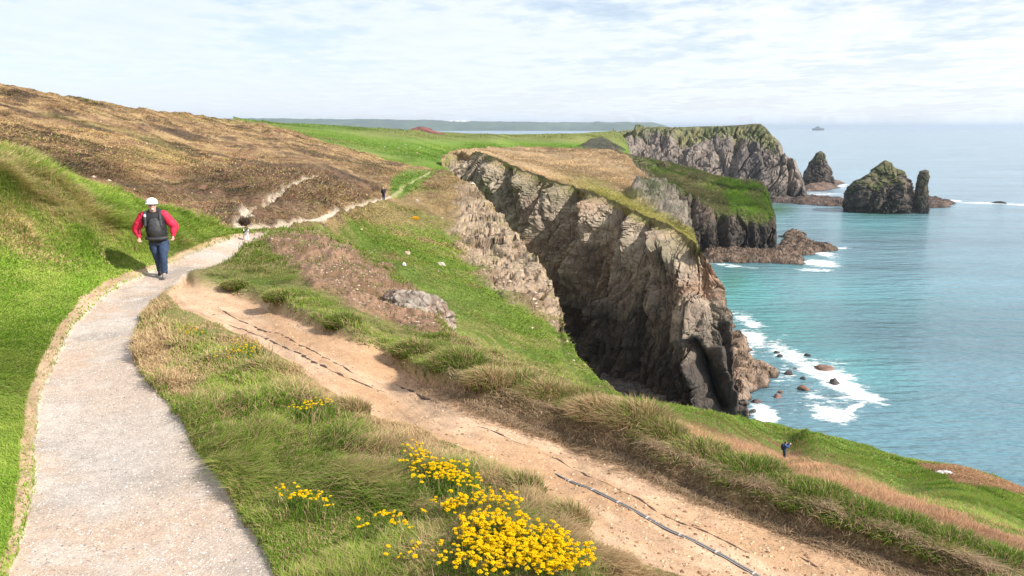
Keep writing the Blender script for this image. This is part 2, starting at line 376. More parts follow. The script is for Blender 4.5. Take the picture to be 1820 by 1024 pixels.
def hill_col(px, py, P):
    z, n, n2, n3 = hill_zones(px, py, P)
    c = mixc(TAN, BROWN, sstep(.35, .62, n2)); c = mixc(c, HEATH, sstep(.53, .62, fbm(P, 6, 5, 36)) * .9); c = mixc(c, HEATH * .55, sstep(.60, .66, fbm(P, 2.6, 4, 46)) * .7)
    c = mixc(c, np.array([.20, .20, .06]), sstep(.55, .7, n) * .35)
    dk = mixc(HEATH * 1.35, np.array([.17, .10, .065]), sstep(.35, .65, n2)); dk = mixc(dk, np.array([.045, .035, .03]), sstep(.58, .7, fbm(P, 3, 4, 37)))
    c = mixc(c, dk, z['dark'] * .85)
    s = mixc(np.array([.29, .205, .10]), np.array([.19, .17, .06]), sstep(.35, .65, n)); s = mixc(s, np.array([.17, .11, .065]), sstep(.5, .68, n2) * .7)
    c = mixc(c, s, z['slope'])
    g = mixc(GREEN * .85, np.array([.2, .2, .06]), sstep(.4, .62, n2))
    c = mixc(c, g, z['green'] * .85); c = mixc(c, GREEN, z['top'])
    r = mixc(ROCKT, ROCKT * np.array([.55, .5, .47]), sstep(.45, .7, fbm(P, 3, 5, 40))); r = mixc(r, np.array([.25, .22, .1]), sstep(.6, .72, n2) * .5)
    c = mixc(c, r, z['rock'])
    c = mixc(c, mixc(np.array([.3, .22, .16]), np.array([.60, .52, .41]), sstep(.3, .5, fbm(P, 1.1, 3, 43))), z['gully'])
    return mixc(c, np.where((px < 695)[..., None], np.array([.52, .44, .34]), np.array([.30, .30, .13])), z['track'])
def hill_disp(px, py, P, N):
    z, n, n2, n3 = hill_zones(px, py, P)
    flat = 1 - z['track']
    h = flat * ((fbm(P, 12, 3, 50) - .5) * 1.6 + (fbm(P, 2.4, 4, 51) - .5) * 1.1) * sstep(25, 60, P[..., 1])
    h = h + z['dark'] * (ridged(P, 4, 3, 52) - .6) * 1.1 * flat - z['gully'] * .5
    r = z['rock'] * strata(P, (1, -1), .3, 3.6, 330, .34, .2, .16, 1.6)
    return np.stack([0 * h, 0 * h, h * (1 - z['rock'])], -1) + N * r[..., None]
hill = sheet('hillside', BTOP, BBOT, BC, 2.2, M_mid, hill_col, hill_disp,
             back=[(2, -.6), (6, -3), (14, -9), (26, -22), (40, -45), (48, -75)], front=[(-1, -3), (-3, -12), (-4, -30)])

# ---- seaward lawn slope below the tussocks
GTOP = [(1085,700),(1110,705),(1160,712),(1230,722),(1300,738),(1380,755),(1450,768),(1530,790),(1600,812),(1660,820),(1700,826),(1760,842),(1820,866),(1900,890),(2100,960)]
GBOT = [(1085,760),(1180,830),(1250,865),(1340,895),(1480,940),(1600,980),(1820,1060),(2100,1180)]
GC = [(1110,708,62),(1160,713,70),(1300,740,84),(1450,770,92),(1600,812,90),(1700,828,86),(1820,868,82),(2100,962,70),(1392,818,71),(1392,845,38),(1392,870,20),(1392,905,11),(1200,760,34),(1200,790,16),(1200,835,10.5),(1300,800,42),(1300,830,20),(1300,870,11),(1110,740,20),(1110,770,12),
      (1600,870,58),(1600,905,28),(1600,935,15),(1600,970,10.5),(1820,930,48),(1820,980,20),(1820,1020,12),(1820,1055,9.5),(2100,1040,34),(2100,1120,13),(2100,1170,10),(1300,770,66),(1500,812,76),(1500,860,32)]
BRZ = [(1120,760),(1180,748),(1230,758),(1300,774),(1392,800),(1480,830),(1560,868),(1660,905),(1740,935),(1840,970),(1900,1000),(1900,1100),(1500,1000),(1200,870)]
FARBR = [(1625,822),(1660,824),(1700,826),(1760,845),(1830,868),(1830,882),(1760,868),(1700,856),(1660,840)]
def lawn_zones(px, py, P):
    n = fbm(P, 4, 4, 61); w = (n - .5) * 34
    return zone(px, py, BRZ, 9, w), zone(px, py, FARBR, 3, (n - .5) * 10), n
def lawn_col(px, py, P):
    b, fb, n = lawn_zones(px, py, P)
    c = mixc(GREEN * .95, GREEN2 * 1.05, sstep(.35, .65, n)); c = mixc(c, DKGREEN * 1.6, sstep(.57, .68, fbm(P, 3, 4, 63, (1, 1, .5))) * .6)
    c = mixc(c, DRY * .8, sstep(.5, .7, fbm(P, 2, 4, 64)) * .25)
    c = mixc(c, np.array([.30, .17, .10]), b * sstep(.35, .6, fbm(P, 7, 3, 67)) ); return mixc(c, np.array([.33, .2, .1]), fb)
def lawn_disp(px, py, P, N):
    h = (fbm(P, 6, 4, 66) - .5) * .9 * sstep(9, 25, P[..., 1]); return np.stack([0 * h, 0 * h, h], -1)
lawn = sheet('grass_slope', GTOP, GBOT, GC, 2.5, M_mid, lawn_col, lawn_disp, back=[(1, -.4), (3, -2), (8, -8), (16, -25), (22, -60)], front=[(0, -2), (-1, -10)])

# ---- far green field
FTOP = [(415,208),(460,215),(520,219),(600,223),(700,229),(760,233),(820,237),(900,239),(960,239),(1020,237),(1060,235),(1092,233),(1104,238),(1114,252),(1120,272)]
FBOT = [(415,232),(470,240),(560,263),(640,284),(690,298),(730,308),(770,312),(800,300),(830,288),(870,285),(1000,282),(1100,286),(1120,288)]
FC = [(430,212,300),(600,223,430),(760,233,540),(900,239,600),(1060,235,660),(1095,234,680),(1150,250,640),(600,262,228),(700,300,200),(740,304,196),(770,306,205),(450,240,255),(880,262,400),(1000,266,480),(800,290,285),(870,285,345),(1000,282,440),(740,265,300),(1100,286,540),(1170,290,560)]
def field_col(px, py, P):
    n = fbm(P, 30, 4, 71, (2, 1, 1)); c = mixc(GREEN, GREEN2, sstep(.35, .65, n))
    ol = sstep(0, 12, 250 + (px - 700) * .03 + (n - .5) * 20 - py) * sstep(560, 700, px)
    c = mixc(c, np.array([.22, .20, .08]), ol * .6); c = mixc(c, np.array([.09, .16, .03]), sstep(.3, .7, n) * sstep(236, 228, py + 0 * px) * .5)
    c = mixc(c, np.array([.25, .2, .1]), sstep(12, 0, np.abs(py - (np.interp(px, [430, 560, 720], [214, 240, 290])))) * .35 * sstep(.4, .6, n))
    dk = zone(px, py, [(1030,262),(1050,250),(1070,246),(1085,252),(1110,268),(1090,274),(1040,270)], 3, (fbm(P, 9, 3, 74) - .5) * 12)
    return mixc(c, np.array([.07, .07, .05]), dk)
def field_disp(px, py, P, N):
    h = (fbm(P, 30, 3, 72) - .5) * 1.0
    dk = zone(px, py, [(1030,262),(1050,250),(1070,246),(1085,252),(1110,268),(1090,274),(1040,270)], 5)
    return np.stack([0 * h, 0 * h, h + dk * ridged(P, 14, 4, 73) * 3], -1)
field = sheet('field', FTOP, FBOT, FC, 2.5, M_far, field_col, field_disp, back=[(10, -1), (40, -6), (90, -20), (130, -60)], front=[(-2, -8), (-6, -30)])

# ---- middle headland: plateau and cliff face
MEDGE = [(785,285),(800,272),(820,267),(845,268),(870,276),(900,290),(930,303),(960,313),(990,322),(1020,332),(1060,345),(1095,358),(1130,373),(1160,388),(1185,400),(1205,415),(1237,434),(1240,440)]
MTOP = [(785,282),(800,270),(820,265),(850,264),(880,261),(930,262),(1000,263),(1060,265),(1090,268),(1112,275),(1124,287),(1138,303),(1158,320),(1178,335),(1194,352),(1210,375),(1225,402),(1236,424),(1240,434)]
MTC = [(785,283,250),(820,265,262),(870,277,246),(960,313,226),(1060,345,206),(1130,373,192),(1237,434,175),(880,261,330),(930,262,350),(1000,263,355),(1060,265,345),(1115,275,320),(1170,335,240),(1205,382,206),(1060,300,268),(960,285,285),(1130,330,232)]
FLANK = [(1118,345),(1128,338),(1140,338),(1158,332),(1180,332),(1200,352),(1215,378),(1236,420),(1222,408),(1205,397),(1188,388),(1172,380),(1150,366),(1130,356)]
def mtop_col(px, py, P):
    n = fbm(P, 10, 4, 81); c = mixc(np.array([.40, .285, .165]), np.array([.31, .225, .13]), sstep(.4, .6, n))
    c = mixc(c, np.array([.12, .09, .06]), sstep(.6, .7, fbm(P, 7, 4, 83)) * .4)
    d = seg_dist(px, py, MEDGE); g = sstep(34, 8, d + (n - .5) * 30) * sstep(960, 1080, px)
    c = mixc(c, np.array([.20, .20, .045]), g * .8)
    fl = zone(px, py, FLANK, 4, (fbm(P, 8, 4, 84) - .5) * 14); return mixc(c, mixc(np.array([.20, .17, .135]), np.array([.09, .095, .055]), sstep(.42, .6, fbm(P, 5, 4, 86))), fl)
def mtop_disp(px, py, P, N):
    h = (fbm(P, 10, 4, 82) - .5) * 1.8 + (fbm(P, 2.5, 3, 83) - .5) * 1.6
    r = zone(px, py, FLANK, 5, (fbm(P, 8, 4, 84) - .5) * 14) * (ridged(P, 9, 5, 85, (1, 1, 2)) - .5) * 9
    return np.stack([0 * h, 0 * h, h + r * .6], -1) + N * (r * .5)[..., None]
plateau = sheet('headland', MTOP, MEDGE, MTC, 2.2, M_far, mtop_col, mtop_disp, back=[(3, -1), (10, -7), (22, -22), (34, -42), (38, -70)], front=[(1, -1.2), (3, -4)])

MFT = MEDGE[:-1] + [(1248,448),(1262,468),(1272,490),(1280,520),(1286,552),(1296,580),(1302,612),(1308,650),(1316,690),(1323,722),(1324,732)]
MFB = [(785,420),(850,520),(930,640),(1000,690),(1100,700),(1160,712),(1230,724),(1290,733),(1324,734)]
MFC = [(785,285,250),(820,267,261),(870,276,245),(960,313,225),(1060,345,205),(1130,373,191),(1185,400,182),(1237,434,174),(1262,468,176),(1280,520,177),(1296,580,176),(1310,660,173),(1323,722,168.5),
       (1280,722,167),(1200,700,174),(1100,668,188),(1000,630,202),(900,420,234),(950,500,220),(1000,560,208),(860,340,243),(1040,500,204),(1100,600,190),(1130,500,188),(1200,520,176),(1200,620,174),(1250,560,172),(1270,640,170),(820,400,250)]
RIBS = [([(1012,326),(993,386),(966,449),(950,500)],12,4.5),([(1026,338),(1026,400),(1010,466),(985,520)],7,-4),([(1062,350),(1074,400),(1045,460),(1020,500)],12,3.5),([(1109,373),(1113,426),(1095,466),(1060,560)],7,-3.5),
        ([(1130,380),(1136,420),(1120,480),(1105,560)],11,2.5),([(1066,473),(1043,523),(1030,575)],6,-4.5),([(1082,560),(1069,640)],6,-5),([(906,300),(911,340),(936,432),(950,470)],6,-4),([(935,310),(950,350),(955,420)],12,3),([(885,290),(890,330),(905,400)],9,2.5),
        ([(1156,392),(1150,440),(1160,500),(1140,600)],5,-2.5),([(1190,410),(1215,470),(1230,540),(1225,600)],13,2.5),([(1235,605),(1262,660),(1285,722)],6,-5.5),([(1265,625),(1280,670),(1292,722)],7,3.5),([(1282,583),(1298,640),(1316,705)],6,-5),
        ([(1240,640),(1255,690),(1262,722)],7,3.5),([(1195,560),(1190,640),(1215,715)],5,-3.5),([(1140,600),(1130,660)],5,-4),([(1100,540),(1085,600)],8,3)]
def face_col(px, py, P):
    n = fbm(P, 8, 5, 91, (1, 1, 1.6)); n2 = fbm(P, 3, 5, 92); z = P[..., 2]
    c = mixc(np.array([.47, .385, .29]), np.array([.30, .235, .18]), sstep(.4, .62, n))
    c = mixc(c, np.array([.42, .245, .15]), sstep(.48, .62, fbm(P, 14, 4, 93)) * .6)
    c = mixc(c, np.array([.52, .44, .33]), sstep(.55, .7, n2) * .5)
    d = seg_dist(px, py, MEDGE); c = mixc(c, np.array([.30, .22, .13]), sstep(30, 5, d + (n - .5) * 30) * .6); c = mixc(c, mixc(np.array([.33, .25, .12]), np.array([.19, .19, .05]), sstep(.4, .6, n2)), sstep(15, 5, d + (fbm(P, 9, 3, 87) - .5) * 34) * .85)
    c = mixc(c, np.array([.09, .11, .04]), sstep(.6, .7, fbm(P, 9, 4, 94)) * .35)
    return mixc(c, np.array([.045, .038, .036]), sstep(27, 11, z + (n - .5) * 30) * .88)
def face_disp(px, py, P, N):
    lean = .34 - .62 * sstep(1130, 1265, px + 0 * P[..., 0])
    h = strata(P, (66, -110), lean, 5.2, 300, 1.0, .42, .34, 5.0)
    wob = (fbm(P, 6, 3, 98) - .5) * 14
    for pl, w, a in RIBS: h = h + 1.5 * a * np.exp(-((seg_dist(px + wob, py, pl)) / w) ** 2)
    d = seg_dist(px, py, MEDGE); h = h * sstep(2, 20, d + (fbm(P, 9, 3, 87) - .5) * 14)
    h = h - 9 * sstep(1.15, .7, np.hypot((px - 1018) / 20, (py - 574) / 30) + (fbm(P, 4, 3, 99) - .5) * .5)
    lip = ((fbm(P, 10, 4, 82) - .5) * 1.8 + (fbm(P, 2.5, 3, 83) - .5) * 1.6) * sstep(14, 0, d)
    return N * h[..., None] + np.stack([0 * h, 0 * h, lip], -1)
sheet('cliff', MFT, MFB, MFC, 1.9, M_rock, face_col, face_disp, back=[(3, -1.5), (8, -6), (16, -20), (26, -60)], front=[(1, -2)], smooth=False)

# ---- second headland
NT_ = [(1085,268),(1105,274),(1130,277),(1165,283),(1200,291),(1230,299),(1262,308),(1300,320),(1325,319),(1345,320),(1358,328),(1366,342),(1371,362),(1378,382),(1381,402),(1378,420),(1379,438),(1380,446)]
NB_ = [(1085,330),(1150,370),(1200,430),(1240,455),(1290,450),(1340,444),(1380,448)]
NCc = [(1105,274,500),(1165,283,490),(1262,308,455),(1300,320,440),(1345,320,435),(1366,342,428),(1378,382,420),(1380,440,407),(1290,445,402),(1240,450,398),(1230,400,396),(1190,380,400),(1150,345,420),(1200,340,425),(1270,370,415),(1340,390,414),(1320,345,428),(1280,410,405),(1330,420,409),(1120,310,450)]
NGREEN = [(1085,262),(1300,310),(1350,312),(1372,345),(1377,384),(1362,398),(1330,390),(1300,384),(1262,372),(1225,355),(1190,338),(1160,316),(1130,292),(1090,282)]
def n_col(px, py, P):
    n = fbm(P, 12, 5, 101); n2 = fbm(P, 5, 4, 102)
    c = mixc(np.array([.15, .115, .085]), np.array([.075, .06, .05]), sstep(.4, .6, n)); c = mixc(c, np.array([.22, .165, .11]), sstep(.55, .7, n2) * .5)
    c = mixc(c, np.array([.10, .11, .045]), sstep(.5, .62, fbm(P, 14, 4, 105)) * sstep(405, 370, py) * .8)
    g = mixc(np.array([.07, .10, .02]), np.array([.17, .155, .06]), sstep(.45, .7, n2)); g = mixc(g, np.array([.10, .17, .02]), sstep(1230, 1330, px + 0 * n)) * 1.25
    g = mixc(g, np.array([.15, .12, .07]), sstep(.42, .6, n) * .6); c = mixc(c, g, zone(px, py, NGREEN, 9, (n - .5) * 60))
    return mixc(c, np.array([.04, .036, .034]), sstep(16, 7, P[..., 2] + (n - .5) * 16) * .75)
def n_disp(px, py, P, N):
    g = zone(px, py, NGREEN, 12, (fbm(P, 12, 5, 101) - .5) * 60)
    h = strata(P, (1, -.2), .25 * np.sign(1240 - px) , 7, 310, .95, .45, .3, 3.6)
    for pl, w, a in [([(1283,350),(1285,440)],5,-7),([(1262,360),(1255,440)],9,4),([(1232,350),(1225,420)],4,-5),([(1330,380),(1335,440)],5,-4)]: h = h + a * np.exp(-((seg_dist(px, py, pl)) / w) ** 2)
    h = h * (1 - g) * sstep(0, 7, seg_dist(px, py, NT_)) + g * (fbm(P, 10, 3, 109) - .5) * 1.5
    return N * h[..., None]
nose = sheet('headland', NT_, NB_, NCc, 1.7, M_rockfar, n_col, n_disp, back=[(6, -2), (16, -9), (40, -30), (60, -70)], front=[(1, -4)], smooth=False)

# ---- far headland
FT_ = [(1015,258),(1045,256),(1070,245),(1095,235),(1120,231),(1150,229),(1172,225),(1200,227),(1235,225),(1280,224),(1320,222),(1338,220),(1352,220),(1362,228),(1372,240),(1384,250),(1391,262),(1392,274),(1403,280),(1414,285),(1420,302),(1427,322),(1433,340),(1436,349)]
FB_ = [(1015,300),(1100,330),(1200,360),(1300,365),(1370,357),(1436,351)]
FCc = [(1045,256,760),(1095,235,800),(1172,225,810),(1280,224,790),(1352,220,770),(1391,262,745),(1414,285,730),(1430,330,715),(1430,349,705),(1370,352,700),(1300,350,700),(1200,330,700),(1150,290,715),(1100,275,730),(1250,280,725),(1330,260,745),(1340,300,715),(1200,255,750),(1270,245,765)]
def f_col(px, py, P):
    n = fbm(P, 24, 5, 111, (1, 1, 1.5)); n2 = fbm(P, 9, 4, 112)
    c = mixc(np.array([.25, .205, .175]), np.array([.13, .11, .10]), sstep(.38, .6, n)); c = mixc(c, np.array([.34, .28, .22]), sstep(.56, .7, n2) * .5)
    g = mixc(np.array([.10, .12, .04]), np.array([.20, .19, .08]), sstep(.4, .65, n2))
    gm = sstep(40, 14, (py - np.interp(px, [p[0] for p in FT_], [p[1] for p in FT_])) + (fbm(P, 30, 4, 115) - .5) * 60) * sstep(1395, 1370, px)
    c = mixc(c, g, gm * .85)
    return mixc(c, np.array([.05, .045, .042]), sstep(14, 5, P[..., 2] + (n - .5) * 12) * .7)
def f_disp(px, py, P, N):
    h = strata(P, (1, -.3), .35, 13, 320, 1.1, .4, .28, 3.0)
    for pl, w, a in [([(1310,262),(1290,350)],8,-9),([(1345,270),(1352,350)],9,6),([(1268,262),(1252,330)],6,5),([(1400,285),(1405,349)],4,-8)]: h = h + a * np.exp(-((seg_dist(px, py, pl)) / w) ** 2)
    return N * (h * sstep(0, 12, seg_dist(px, py, FT_)))[..., None]
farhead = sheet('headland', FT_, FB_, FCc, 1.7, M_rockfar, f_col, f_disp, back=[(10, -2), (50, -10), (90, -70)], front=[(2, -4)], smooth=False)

# ------------------------------------------------------------------ sea
def gauss(px, py, blobs):
    r = 0 * px
    for x, y, a, b, ang, s in blobs:
        t = R(ang); u = (px - x) * cos(t) + (py - y) * sin(t); v = -(px - x) * sin(t) + (py - y) * cos(t)
        r = np.maximum(r, s * np.exp(-((u / a) ** 2 + (v / b) ** 2)))
    return r
FOAM = [(1335,575,40,12,25,.75),(1345,605,40,14,20,.9),(1400,625,50,14,22,.95),(1440,650,50,16,22,1.),(1500,680,60,16,25,1.05),(1545,700,36,9,20,.95),(1480,665,60,26,20,.7),(1400,665,40,26,20,.7),(1490,735,40,12,8,1.0),(1520,722,30,5,-25,.9),
        (1365,735,22,12,35,1.25),(1440,700,60,16,10,.62),(1330,625,22,20,0,.8),(1350,660,30,30,0,.55),(1465,450,26,8,10,.9),(1460,468,34,7,5,1.15),(1490,442,22,4,-5,.8),(1440,480,40,4,2,.9),(1320,474,60,3.5,3,.8),(1290,470,30,4,3,.8),
        (1455,345,45,7,3,.7),(1490,330,18,5,0,.9),(1440,352,40,4,0,.6),(1750,361,55,2.2,1,1.1),(1810,363,50,2.0,1,1.1),(1700,357,14,2.5,10,1.),(1600,368,70,1.5,2,.5),(1410,362,22,1.5,2,.5),(1080,232,12,1,0,0.),(1130,662,40,10,20,.35),(1390,640,70,40,25,.55),(1450,690,90,45,20,.5),(1345,590,30,20,20,.6),(1540,725,60,20,20,.35)]
SHAL = [(1320,520,80,50,10,1.),(1400,580,110,50,20,.9),(1500,640,140,45,22,.6),(1360,390,60,20,0,.55),(1420,470,90,25,0,.5),(1560,400,120,25,0,.5),(1300,480,60,12,0,.6),(1480,520,200,40,8,.45)]
DKGR = [(1570,377,55,7,0,1.),(1385,372,26,10,0,1.),(1300,500,30,22,0,.5)]
xs_ = np.unique(np.concatenate([np.arange(-3000, 950, 60), np.arange(950, 1900, 2.6), np.arange(1900, 5000, 60)]))
ys_ = np.concatenate([np.arange(1500, 1000, -20), np.arange(1000, 760, -5), np.arange(760, 330, -2.2), np.arange(330, 240, -1.2), np.arange(240, 227.6, -.8), [226.9]])
sx, sy = np.meshgrid(xs_, ys_); SP = sea_at(sx, sy)
gy = (fbm(SP, 40, 3, 120) - .5) * 14 * np.clip((sy - 300) / 200, .1, 1); gx = (fbm(SP, 40, 3, 123) - .5) * 24 * np.clip((sy - 300) / 200, .1, 1)
foam = gauss(sx + gx, sy + gy, [(a_, b_, c_ * 1.35, d_ * (1.5 if b_ > 500 else 1.1), e_, f_) for a_, b_, c_, d_, e_, f_ in FOAM]); shal = gauss(sx + gx, sy, SHAL); dkg = gauss(sx, sy, DKGR)
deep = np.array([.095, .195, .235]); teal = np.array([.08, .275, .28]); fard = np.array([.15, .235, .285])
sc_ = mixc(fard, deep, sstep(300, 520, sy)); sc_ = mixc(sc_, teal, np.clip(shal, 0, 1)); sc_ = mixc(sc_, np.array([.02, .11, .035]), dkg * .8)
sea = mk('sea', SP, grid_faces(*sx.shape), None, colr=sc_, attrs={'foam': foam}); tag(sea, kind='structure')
t = NT('sea_water'); c = attr_col(t).outputs[0]; p = world_pos(t)
mp = t.n('ShaderNodeMapping'); mp.inputs['Rotation'].default_value = (0, 0, R(-25)); mp.inputs['Scale'].default_value = (.45, 1.5, 1); t.l(p, mp.inputs[0])
n1 = t.noise(mp.outputs[0], .22, 3, .5); n2 = t.noise(mp.outputs[0], 1.1, 5, .65); n3 = t.noise(mp.outputs[0], .045, 2, .5)
h = t.math('ADD', t.math('MULTIPLY', n1, 2.8), t.math('ADD', t.math('MULTIPLY', n2, .45), t.math('MULTIPLY', n3, 5.0)))
fa = t.n('ShaderNodeAttribute'); fa.attribute_name = 'foam'
mp2 = t.n('ShaderNodeMapping'); mp2.inputs['Rotation'].default_value = (0, 0, R(-25)); mp2.inputs['Scale'].default_value = (.5, 1, 1); t.l(p, mp2.inputs[0])
fn = t.noise(mp2.outputs[0], .5, 9, .82); fn2 = t.noise(mp2.outputs[0], .07, 3, .5)
fn = t.ramp(fn, [(.36, 0.), (.64, 1.)]); fn2 = t.ramp(fn2, [(.35, 0.), (.65, 1.)])
fv = t.math('ADD', t.math('MULTIPLY', fn, .7), t.math('MULTIPLY', fn2, .35))                     # about .3 .. 1.1
thr = t.math('SUBTRACT', t.math('ADD', fv, t.math('MULTIPLY', fa.outputs['Fac'], .92)), 1.10)
fm = t.math('MULTIPLY', thr, 3.5, True)
wc = t.mix(c, t.ramp(n2, [(.35, .75), (.65, 1.25)]), 1.0, 'MULTIPLY')
wc = t.mix(wc, t.ramp(t.noise(mp.outputs[0], .012, 3, .6), [(.3, .8), (.7, 1.3)]), 1.0, 'MULTIPLY')
bc = t.mix(wc, (.80, .82, .82), fm)
rg = t.math('ADD', t.math('MULTIPLY', fm, .5), .16)
pp = t.pbr(bc, rg, t.bump(h, .6, .9), IOR=1.333, Specular_IOR_Level=.5)
sea.data.materials.append(t.m)

# ------------------------------------------------------------------ far coast, islet, mound
def band(name, top, base_y, D, depth, colr, mat, **tg):
    tp = np.array(top, float); xs = np.arange(tp[0, 0], tp[-1, 0] + .1, 1.5); yt = np.interp(xs, tp[:, 0], tp[:, 1])
    yt = yt + (fbm(np.stack([xs, 0 * xs, 0 * xs], -1), 14, 5, 130) - .5) * 4.5
    base = U(xs, np.full(xs.shape, float(base_y)), np.full(xs.shape, float(D))); base[:, 2] = -1; tops = U(xs, yt, D + depth * .25)
    az = base[:, :2] / np.linalg.norm(base[:, :2], axis=1, keepdims=True); rows = []
    for f_, k in ((0, 0), (.06, .45), (.3, .7), (.6, .9), (1, 1)):
        q = base * (1 - f_) + tops * f_; q[:, 2] = base[:, 2] * (1 - k) + tops[:, 2] * k; rows.append(q)
    for dd, k in ((.4, .9), (1, 0)):
        q = tops.copy(); q[:, :2] += az * depth * dd; q[:, 2] = tops[:, 2] * k - (1 - k); rows.append(q)
    V = np.array(rows); o = mk(name, V, grid_faces(*V.shape[:2]), mat, colr=np.broadcast_to(colr, V.shape)); return tag(o, **tg)
M_coast = mat_ground('coast_land', .004, .6, 1, fs2=.001)
band('coast', [(380,212),(430,210.5),(520,210.5),(640,212),(760,213.5),(800,215),(900,216),(1000,217),(1100,217),(1150,217.5),(1165,218),(1180,222),(1200,227.5)], 231, 14000, 2500, np.array([.09,.12,.07]), M_coast, kind='structure')
M_white = mat_plain('white_wall', (.8, .78, .74), .8)
for k, (x0, x1) in enumerate(((799, 806), (808, 817), (819, 829), (831, 834))):
    a = U(np.array([x0, x1]), np.array([216.3, 216.3]), np.array([14400., 14400.])); ztop = U(x0, 214.0, 14400)[2]
    V = [(*a[0, :2], a[0, 2] - 12), (*a[1, :2], a[1, 2] - 12), (a[1, 0], a[1, 1] + 60, a[1, 2] - 12), (a[0, 0], a[0, 1] + 60, a[0, 2] - 12)]
    zt = ztop - (k % 2) * 5
    V += [(v[0], v[1], zt) for v in V] + [((a[0, 0]), a[0, 1] + 30, zt + 6), (a[1, 0], a[1, 1] + 30, zt + 6)]
    o = mk('distant_building', V, [np.array([[0,1,5,4],[1,2,6,5],[2,3,7,6],[3,0,4,7],[4,5,9,8],[7,8,9,6]]), np.array([[4,8,7],[5,6,9]])], M_white, smooth=False)
    tag(o, ['leftmost white building on the far blue coast', 'long white building second from left on the far coast', 'long white building third from left on the far coast', 'smallest white building, rightmost on the far coast'][k], 'building', 'white buildings on the far coast')

def outline_rock(name, left, right, D, zbase, mat, colf, depth=.8, disp=1.0, fs=8, seed=1, nseg=120, parent=None, nz=60, topgreen=None):
    """left/right: [(px,py)] silhouette sides from base to tip at distance D -> closed rock with real thickness"""
    L = np.array(left, float); Rr = np.array(right, float)
    PL = U(L[:, 0], L[:, 1], np.full(len(L), float(D))); PR = U(Rr[:, 0], Rr[:, 1], np.full(len(Rr), float(D)))
    zt = max(PL[:, 2].max(), PR[:, 2].max()); zz = zbase + (zt - zbase) * np.linspace(0, 1, nz) ** .9
    def side(Pp):
        i = np.argsort(Pp[:, 2]); return np.interp(zz, Pp[i, 2], Pp[i, 0])
    xl, xr = side(PL), side(PR); y0 = float((PL[:, 1].mean() + PR[:, 1].mean()) / 2)
    th = np.linspace(0, 2 * pi, nseg, endpoint=False)
    cx = (xl + xr) / 2; rx = np.maximum((xr - xl) / 2, .02); ry = rx * depth
    ry = np.maximum(ry, .0)
    X = cx[:, None] + rx[:, None] * np.cos(th)[None]; Y = y0 + rx.max() * depth + ry[:, None] * np.sin(th)[None] - rx.max() * depth * .5
    V = np.stack([X, Y, np.broadcast_to(zz[:, None], X.shape)], -1)
    N = np.stack([np.cos(th)[None] + 0 * X, np.sin(th)[None] + 0 * X, 0 * X], -1)
    edge = np.minimum(1, rx / rx.max() * 2)[:, None]
    h = (strata(V, (1, .3), .3, fs * .5, seed + 400, 1.1, .45, .3, 2.6) + fs * .02) * disp * edge
    V2 = V + N * h[..., None]
    f = []
    i = np.arange(nz - 1)[:, None] * nseg; j = np.arange(nseg)[None]; a = (i + j).ravel(); b = (i + (j + 1) % nseg).ravel()
    quads = np.stack([a, b, b + nseg, a + nseg], 1)
    tip = V2[-1].mean(0)[None] + [[0, 0, .2]]; VV = np.concatenate([V2.reshape(-1, 3), tip]); k = (nz - 1) * nseg
    tris = np.stack([k + np.arange(nseg), k + (np.arange(nseg) + 1) % nseg, np.full(nseg, nz * nseg)], 1)
    C = colf(VV, zt)
    return mk(name, VV, [quads, tris], mat, parent, colr=C, smooth=False)
def stack_col(g=.5, seed=3, lo=0.35):
    def f(V, zt):
        n = fbm(V, 8, 4, seed); n2 = fbm(V, 3, 4, seed + 2); hgt = V[:, 2] / zt
        c = mixc(np.array([.13, .105, .085]), np.array([.06, .052, .045]), sstep(.4, .6, n)); c = mixc(c, np.array([.24, .17, .13]), sstep(.58, .7, n2) * .5)
        c = mixc(c, mixc(np.array([.10, .12, .03]), np.array([.17, .16, .07]), sstep(.4, .6, n2)), sstep(lo, lo + .2, hgt + (n - .5) * .9) * g)
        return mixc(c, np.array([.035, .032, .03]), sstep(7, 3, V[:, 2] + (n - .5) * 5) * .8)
    return f
SD = 632
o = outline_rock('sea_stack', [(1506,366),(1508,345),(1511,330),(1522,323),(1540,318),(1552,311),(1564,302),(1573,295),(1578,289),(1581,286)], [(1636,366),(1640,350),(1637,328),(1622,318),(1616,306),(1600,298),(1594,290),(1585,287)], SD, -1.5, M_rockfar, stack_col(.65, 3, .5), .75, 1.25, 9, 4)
tag(o, 'large broad sea stack with a grassy pointed top, rising from the flat reef', 'sea stack', 'sea stacks')
o = outline_rock('sea_stack', [(1627,358),(1629,335),(1631,315),(1640,304),(1646,302)], [(1654,358),(1652,335),(1652,315),(1651,303),(1648,302)], SD + 6, -1.5, M_rockfar, stack_col(.2, 8), .8, .7, 5, 6, 90)
tag(o, 'slim upright pillar-like sea stack right beside the broad grassy stack', 'sea stack', 'sea stacks')
SD2 = 905
o = outline_rock('sea_stack', [(1426,325),(1428,312),(1438,294),(1450,279),(1456,272),(1461,269)], [(1482,325),(1479,312),(1475,300),(1472,286),(1470,273),(1465,269)], SD2, -1.5, M_rockfar, stack_col(.35, 14, .6), .8, 1.0, 10, 9, 100)
tag(o, 'pointed sea stack just beyond the tip of the far headland', 'sea stack', 'sea stacks')
o = outline_rock('sea_stack', [(1412,330),(1416,318),(1420,306)], [(1430,330),(1428,318),(1424,306)], SD2 - 60, -1.5, M_rockfar, stack_col(.2, 19), .9, .6, 7, 11, 60)
tag(o, 'small dark stub of rock between the far headland and the pointed stack', 'sea stack', 'sea stacks')
